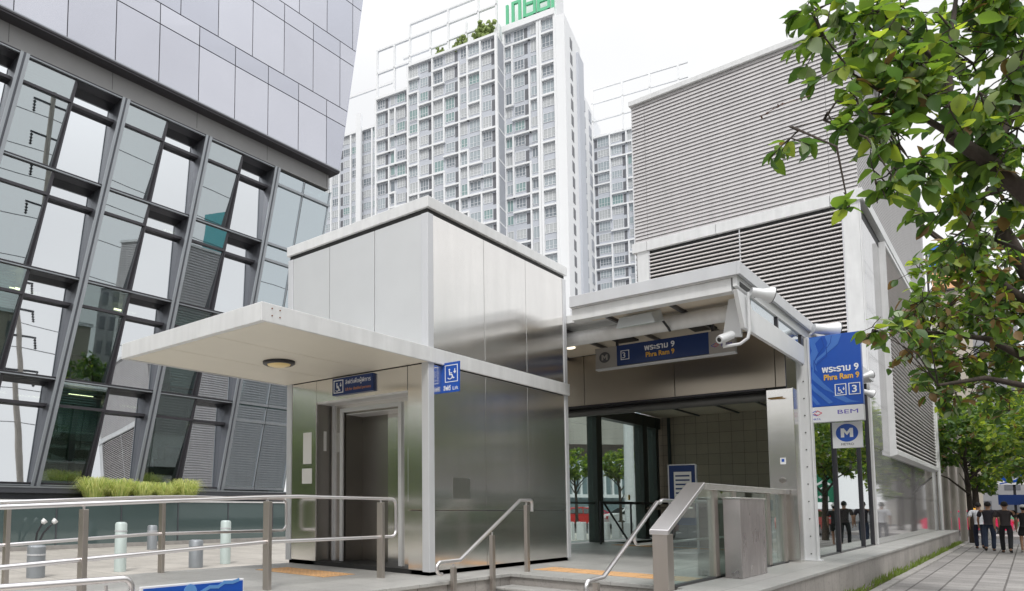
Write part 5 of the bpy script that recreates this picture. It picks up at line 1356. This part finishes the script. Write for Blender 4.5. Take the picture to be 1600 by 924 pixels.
    cloth('shirt', ['sp1', 'lo', 'sp2', 'ch', 'cn', 'shL', 'seL', 'shR', 'seR'],
          [('sp1', 'lo'), ('sp1', 'sp2'), ('sp2', 'ch'), ('ch', 'cn'), ('ch', 'shL'), ('shL', 'seL'), ('ch', 'shR'), ('shR', 'seR')],
          {'sp1': .016, 'lo': .014, 'sp2': .016, 'ch': .006, 'cn': .014, 'shL': .012, 'shR': .012, 'seL': .009, 'seR': .009}, top_m,
          {'lo': ('pel', 'hipL', 0), 'cn': ('nk', 'ch', .12), 'seL': ('shL', 'elL', k_), 'seR': ('shR', 'elR', k_)})
    lk = .72 if shorts else 1
    cloth('trousers', ['pel', 'wa', 'hipL', 'hipR', 'knL', 'knR']+([] if shorts else ['anL', 'anR']),
          [('pel', 'wa'), ('pel', 'hipL'), ('pel', 'hipR'), ('hipL', 'knL'), ('hipR', 'knR')]+([] if shorts else [('knL', 'anL'), ('knR', 'anR')]),
          {'pel': .004, 'wa': .002, 'hipL': .004, 'hipR': .004, 'knL': .009, 'knR': .009, 'anL': .015, 'anR': .015}, bot_m,
          {'wa': ('sp1', 'pel', .2), **({} if shorts else {'anL': ('anL', 'heL', .45), 'anR': ('anR', 'heR', .45)}), **({'knL': ('hipL', 'knL', .78), 'knR': ('hipR', 'knR', .78)} if shorts else {})})
    for sd in 'LR':
        a, b_ = V(J['he'+sd])*s, V(J['to'+sd])*s
        skinned('shoe', [tuple(a+V((-.02, 0, .0))), tuple(a.lerp(b_, .5)), tuple(b_+V((.015, 0, 0)))], [(0, 1), (1, 2)], [.033*s*.85, (.030*s*.9, .025*s*.9), .022*s*.85], SHOE if not shorts else SHOE2, t, 2)
    hm = MB(); hv = V(J['hd1'])*s; T_ = W[t]
    hb = bmesh.new(); bmesh.ops.create_icosphere(hb, subdivisions=3, radius=1)
    vs = []
    for v in hb.verts:
        c = v.co; front = c.x > .25
        k = 1.0 if not (front and c.z < .35) else .80
        if c.z < -.35 and not female: k *= .82
        kk = 1+.03*math.sin(c.x*19+c.y*13)*math.cos(c.z*17)
        vs.append(T_ @ (hv+V((c.x*.060*s*k*kk-.006*s, c.y*.052*s*k*kk, c.z*.066*s*k*kk+.012*s))))
    fs = [tuple(v.index for v in f.verts) for f in hb.faces]; hb.free(); hm.add(vs, fs)
    hm.build('hair', HAIR, t, smooth=80)
    # face: nose, eyes, mouth, ears
    fm = MB()
    for (dx, dy, dz, r, sq) in ((.058, 0, -.008, .011, (1, .7, 1.3)), (.008, .050, -.006, .014, (.6, .35, 1)), (.008, -.050, -.006, .014, (.6, .35, 1))):
        p = T_ @ (hv+V((dx, dy, dz))*s); fm.ico(p, r*s, 2, sq=sq)
    fm.build('face', SKIN, body, smooth=80)
    em = MB()
    for y in (-1, 1): em.ico(T_ @ (hv+V((.051, y*.019, .006))*s), .006*s, 1)
    em.build('eyes', HAIR, body)
    if cap:
        cm = MB().lathe([(.066*s, .0), (.064*s, .025*s), (.050*s, .048*s), (.02*s, .058*s)], T_ @ Matrix.Translation(hv+V((-.004*s, 0, .018*s))), 20)
        cm.box(.03*s, .11*s, -.045*s, .045*s, .015*s, .022*s, M=T_ @ Matrix.Translation(hv))
        cm.build('cap', cap, t, smooth=50)
    if bag:
        w_ = V(J['paR'])*s+V((0, 0, -.02))
        bagt = thing('carrier_bag', 'white carrier bag held by the man in the white shirt', 'bag', T_ @ w_)
        b2 = MB(); b2.hexa([T_ @ (w_+V((x, y, -.42))) for x, y in ((-.13, -.06), (.13, -.06), (.13, .06), (-.13, .06))], [T_ @ (w_+V((x, y, -.10))) for x, y in ((-.11, -.03), (.11, -.03), (.11, .03), (-.11, .03))])
        b2.build('bag', bag, bagt, bevel=.02)
        MB().tube([T_ @ (w_+V((-.07, 0, -.11))), T_ @ (w_+V((0, 0, .0))), T_ @ (w_+V((.07, 0, -.11)))], .008, 6).build('handle', bag, bagt)
    return t
SHOE = mat('dark_shoe', (.02, .02, .022), .5); SHOE2 = mat('pale_shoe', (.55, .5, .45), .5)
WS = mat('white_shirt', (.66, .67, .72), .7); BS = mat('black_tshirt', (.022, .018, .028), .8); GS = mat('charcoal_tshirt', (.035, .028, .03), .8); BD = mat('black_dress', (.012, .012, .014), .8)
NT = mat('navy_trousers', (.018, .025, .055), .8); JT = mat('jeans', (.03, .045, .085), .8); BT = mat('black_trousers', (.015, .016, .02), .8)
person('man in white shirt and navy trousers walking away, leftmost of the group', (35.2, 1.33, GZ), .03, 1.68, WS, NT, .24, sleeve=.5, bag=mat('carrier_bag_white', (.6, .58, .56), .5))
person('man in black t-shirt and jeans walking away, second from the left', (33.7, 1.03, GZ), -.02, 1.70, BS, JT, .20, swing=-1)
person('man in charcoal t-shirt and black trousers walking away, third of the group', (32.7, .60, GZ), .02, 1.70, GS, BT, .26)
person('woman in black with pale cap and shorts walking away at the right edge', (33.6, .16, GZ), -.03, 1.60, BD, BD, .22, female=True, shorts=True, cap=mat('pale_cap', (.6, .6, .6), .7), swing=-1)
person('man in grey shirt walking on the far side of the pavement', (8.0, -1.6, GZ), 3.0, 1.72, mat('grey_shirt', (.2, .2, .2), .8), BT, .24)

# ------------------------------------------------------------------ cars
TYRE = mat('tyre', (.02, .02, .02), .8); RIM = mat('rim', (.4, .4, .42), .3, .8); CGLS = mat('car_glass', (.02, .025, .03), .05, spec=1)
LAMPR = mat('tail_lamp', (.45, .02, .02), .3); LAMPW = mat('head_lamp', (.7, .7, .72), .15)
def car(label, x, y, rot, lower, upper, name='car', group='cars on the streets', taxi=False):
    t = thing(name, label, 'car' if not taxi else 'taxi', (x, y, -.675), rot, group)
    M = W[t]
    prof = [(-2.2, .35), (-2.25, .75), (-2.1, .98), (-1.55, 1.03), (-1.0, 1.42), (-.2, 1.48), (.45, 1.40), (1.15, 1.0), (1.95, .88), (2.22, .68), (2.25, .35)]
    def sec(px, pz):
        w_ = .86 if pz < 1.0 else .86-(pz-1.0)*.42
        return w_
    b = MB(); n = len(prof); vs = []
    for sgn in (-1, 1):
        for px, pz in prof: vs.append(M @ V((px, sgn*sec(px, pz), pz)))
        for px, pz in prof: vs.append(M @ V((px, sgn*(sec(px, pz)-.10), pz+.015*(pz > .5))))
    # side skins and the top strip
    fs = []
    fs.append(tuple(range(n))); fs.append(tuple(range(2*n, 3*n))[::-1])
    for i in range(n-1):
        fs.append((i+1, i, n+i, n+i+1)); fs.append((2*n+i, 2*n+i+1, 3*n+i+1, 3*n+i)); fs.append((n+i+1, n+i, 3*n+i, 3*n+i+1))
    fs.append((0, n-1, 3*n-1, 2*n)[::-1])
    mi = []
    b.add(vs, fs); b.m = [0]*len(fs)
    for k in range(len(b.f)):
        zz = sum(b.v[i][2] for i in b.f[k])/len(b.f[k])+.675
        if k > 1 and zz > 1.05: b.m[k] = 1
    b.build('body', [lower, upper], t, smooth=35)
    # greenhouse
    for sgn in (-1, 1):
        def P(px, pz, o=.006): return M @ V((px, sgn*(sec(px, pz)+o), pz))
        for q in (((-1.42, 1.05), (-.98, 1.36), (-.30, 1.40), (-.30, 1.04)), ((-.24, 1.04), (-.24, 1.40), (.38, 1.33), (.95, 1.04))):
            g = MB(); pts = [P(*p) for p in q]; pts2 = [P(p[0], p[1], -.02) for p in q]; g.add(pts+pts2, [(0, 1, 2, 3), (7, 6, 5, 4), (0, 4, 5, 1), (1, 5, 6, 2), (2, 6, 7, 3), (3, 7, 4, 0)]); g.build('side_window', CGLS, t)
        g = MB()
    for (p0, p1) in (((-1.50, 1.075), (-1.03, 1.415)), ((.50, 1.40), (1.12, 1.035))):
        g = MB(); o_ = V((0, 0, .02)); vv = []
        for dz in (.0, .012):
            for (px, pz), sgn in ((p0, -1), (p1, -1), (p1, 1), (p0, 1)): vv.append(M @ V((px, sgn*(sec(px, pz)-.13), pz+.018+dz)))
        g.add(vv, [(0, 3, 2, 1), (4, 5, 6, 7), (0, 1, 5, 4), (1, 2, 6, 5), (2, 3, 7, 6), (3, 0, 4, 7)]); g.build('windscreen', CGLS, t)
    for px in (-1.38, 1.38):
        for sgn in (-1, 1):
            T_ = M @ Matrix.Translation((px, sgn*.80, .32)) @ Matrix.Rotation(-sgn*PI/2, 4, 'X')
            w_ = MB().lathe([(.20, -.10), (.30, -.10), (.32, -.06), (.32, .06), (.30, .09), (.20, .09)], T_, 24).build('wheel', TYRE, t, smooth=40)
            MB().lathe([(.01, .06), (.19, .07), (.20, .092)], T_, 20).build('rim', RIM, w_)
    for sgn in (-1, 1):
        MB().box(-2.27, -2.2, sgn*.62-.16, sgn*.62+.16, .70, .88, M=M).build('tail_light', LAMPR, t); MB().box(2.16, 2.26, sgn*.62-.16, sgn*.62+.16, .62, .74, M=M).build('headlight', LAMPW, t)
        MB().box(.82, .98, sgn*.98-.08, sgn*.98+.08, 1.02, 1.14, M=M).build('mirror', lower, t)
    MB().box(-2.28, -2.24, -.26, .26, .50, .62, M=M).build('number_plate', SW, t)
    if taxi: MB().box(-.2, .1, -.3, .3, 1.49, 1.62, M=M).build('roof_sign', SY, t, bevel=.02)
    return t
PINK = mat('car_pink_red', (.60, .02, .09), .25, spec=.8); YEL = mat('car_yellow', (.75, .45, .02), .3); GRN = mat('car_green', (.03, .18, .06), .3); SIL = mat('car_silver', (.45, .46, .47), .3, .6); REDC = mat('car_red', (.5, .03, .03), .3); CWH = mat('car_white', (.7, .7, .7), .3)
car('pink red taxi just past the end of the granite wall', 60.5, 4.9, 1.75, PINK, PINK, taxi=True, group='taxis')
car('pink red car waiting behind the first pink red taxi', 57.5, 2.9, 1.5, PINK, PINK)
car('green and yellow taxi beyond the pavement end', 70, 3.0, 1.2, GRN, YEL, taxi=True, group='taxis')
car('red car on the side street seen through the station glass', 49.2, 22.3, -.9, REDC, REDC)
car('pink car on the side street behind the clipped trees', 53, 23.5, -.8, PINK, CWH)
car('white car on the side street left of the white pole', 50.5, 19.2, -.8, CWH, CWH)
car('red and white car on the main road', 50, -3.8, 0, REDC, CWH)
car('silver car in the far lane of the main road', 36, -7.6, PI, SIL, SIL)
car('white car parked by the kerb across the main road', 16, -11.2, 0, CWH, CWH)
car('dark red car further back on the main road', -2, -7.4, PI, REDC, REDC)
# ------------------------------------------------------------------ signs and poles down the street
GS_ = mat('road_sign_green', (.01, .16, .085), .4)
t = thing('airport_road_sign', 'green road sign with white aeroplane symbol, mirrored in the station glass', 'road sign', (60, -4.0, -.68))
pl_ = stroke([(1.15, .95+.6), (1.15, 2.75)], .22)+[[(1.04, 2.2), (1.04, 1.95), (.25, 1.6), (.25, 1.78)], [(1.26, 2.2), (2.05, 1.78), (2.05, 1.6), (1.26, 1.95)], [(1.04, 1.6), (1.04, 1.45), (.75, 1.3), (.75, 1.42)], [(1.26, 1.6), (1.55, 1.42), (1.55, 1.3), (1.26, 1.45)]]
pl_ += stroke([(.7, .25), (.7, .6), (1.5, .6)], .12)+[[(1.45, .42), (1.8, .6), (1.45, .78)]]
pl_ = [[(a*.56, b*.72) for a, b in q] for q in pl_]
MB().box(60, 60.06, -5.22, -3.92, 1.27, 3.43).build('board', GS_, t)
decal(pl_, SW, t, (60, -3.92, 1.2), '-X', 'aeroplane_symbol', th=.01)
for y in (-5.1, -4.05): MB().tube([(60.1, y, -.68), (60.1, y, 3.4)], .06, 8).build('post', ALU, t)
t = thing('billboard', 'blue and white billboard with round emblem above the street on the right', 'billboard', (98.5, 1.0, -.68))
MB().box(98.4, 98.7, -.2, 2.3, 3.3, 5.0).build('board', SW, t)
decal([p for p in ring(1.15, .85, .42, .66, sx=1.2, n=24)]+stroke([(.3, .1), (.9, .25)], .1), BLUE, t, (98.4, 2.3, 3.3), '-X', 'emblem', th=.02)
decal([[(.7, .65), (1.7, .65), (1.5, .95), (.9, .95)]], mat('billboard_grey', (.3, .33, .38), .5), t, (98.39, 2.3, 3.3), '-X', 'car_picture', th=.02)
MB().box(98.4, 98.7, -.4, 2.2, 1.3, 2.3).build('lower_board', BLUED, t)
MB().box(98.55, 98.7, .9, 1.1, -.68, 3.3).build('post', DARK, t)
tr_ = MB()
for a, b_ in (((-.2, 5.0), (1, 6.3)), ((1, 6.3), (2.2, 5.0)), ((-.2, 6.3), (1, 5)), ((1, 5), (2.2, 6.3)), ((-.2, 6.3), (2.2, 6.3))): tr_.tube([(98.6, a[0], a[1]), (98.6, b_[0], b_[1])], .05, 6)
tr_.build('truss', ALU, t)
t = thing('roof_billboard', 'blue and orange hoarding high behind the ventilation tower', 'billboard', (119, 5.5, 20))
MB().box(119, 119.4, 4.2, 7.6, 31.5, 34.5).build('blue_board', mat('hoarding_blue', (.03, .16, .6), .5), t)
MB().box(119, 119.4, 4.6, 7.4, 28.8, 31.3).build('orange_board', mat('hoarding_orange', (.75, .42, .22), .5), t)
MB().box(119.5, 120, 4.0, 7.8, -.6, 28.7).build('support_wall', BTN, t)
b = MB()
for z in (28.6, 31.4, 34.6): b.tube([(119.2, 3.9, z), (119.2, 7.8, z)], .1, 6)
for y in (3.9, 7.8): b.tube([(119.2, y, 28.5), (119.2, y, 34.7)], .11, 6)
b.build('truss', DARK, t)
CP = mat('concrete_pole', (.36, .33, .29), .8, var=.12, vscale=2)
for i, (x, y, r, h, lab) in enumerate(((42.5, 2.62, .13, 5, 'left of the three slim concrete poles past the wall end'), (43.0, 2.40, .12, 5.2, 'middle of the three slim concrete poles past the wall end'), (43.4, 2.14, .13, 5.1, 'right of the three slim concrete poles past the wall end'))):
    t = thing('concrete_pole', lab, 'pole', (x, y, GZ), group='concrete poles past the wall end')
    MB().tube([(x, y, -.7), (x+rnd.uniform(-.05, .05), y, h)], [r, r*.8], 12).build('shaft', CP, t, smooth=50)
    MB().box(x-.02, x+.02, y-.35, y+.35, h-.6, h-.52).build('crossarm', DARK, t)
t = thing('elevated_pillar', 'pale concrete pillar behind the ventilation tower on the right', 'pillar', (64, 3.9, -.68))
MB().box(63.5, 64.8, 3.35, 4.6, -.68, 9.8).build('shaft', CONC, t); MB().box(62.5, 65.8, 2.9, 6.5, 9.8, 10.9).build('cap', CONC, t)
MB().box(63.4, 63.5, 3.5, 3.9, 7.5, 9.2).build('red_notice', RED, t)
# utility pole with insulators and wires, mirrored in the office windows
t = thing('utility_pole', 'tall concrete utility pole with crossarms and insulators by the road', 'utility pole', (19.6, -3.6, -.6))
MB().tube([(19.6, -3.6, -.7), (19.6, -3.6, 23.5)], [.26, .16], 14).build('shaft', CP, t, smooth=50)
for z in (22.6, 20.4, 18.2, 15.6):
    c_ = MB().box(18.3, 20.9, -3.66, -3.54, z, z+.12).build('crossarm', DARK, t)
    for x in (18.4, 20.8): MB().lathe([(.03, 0), (.12, .08), (.04, .16), (.12, .26), (.04, .34), (.12, .46), (.04, .54), (.12, .68), (.03, .76)], Matrix.Translation((x, -3.6, z-.8)), 10).build('insulator', DARK, c_)
for z, x in ((21.8, 0), (19.6, 1), (17.4, 0), (14.8, 1), (12.0, 0)):
    MB().tube([(19.6-66+6*k, -3.6-.5*x, z-1.1*abs(math.sin(PI*(k-11)/11))) for k in range(23)], .028, 5).build('wire', CHAR, t)
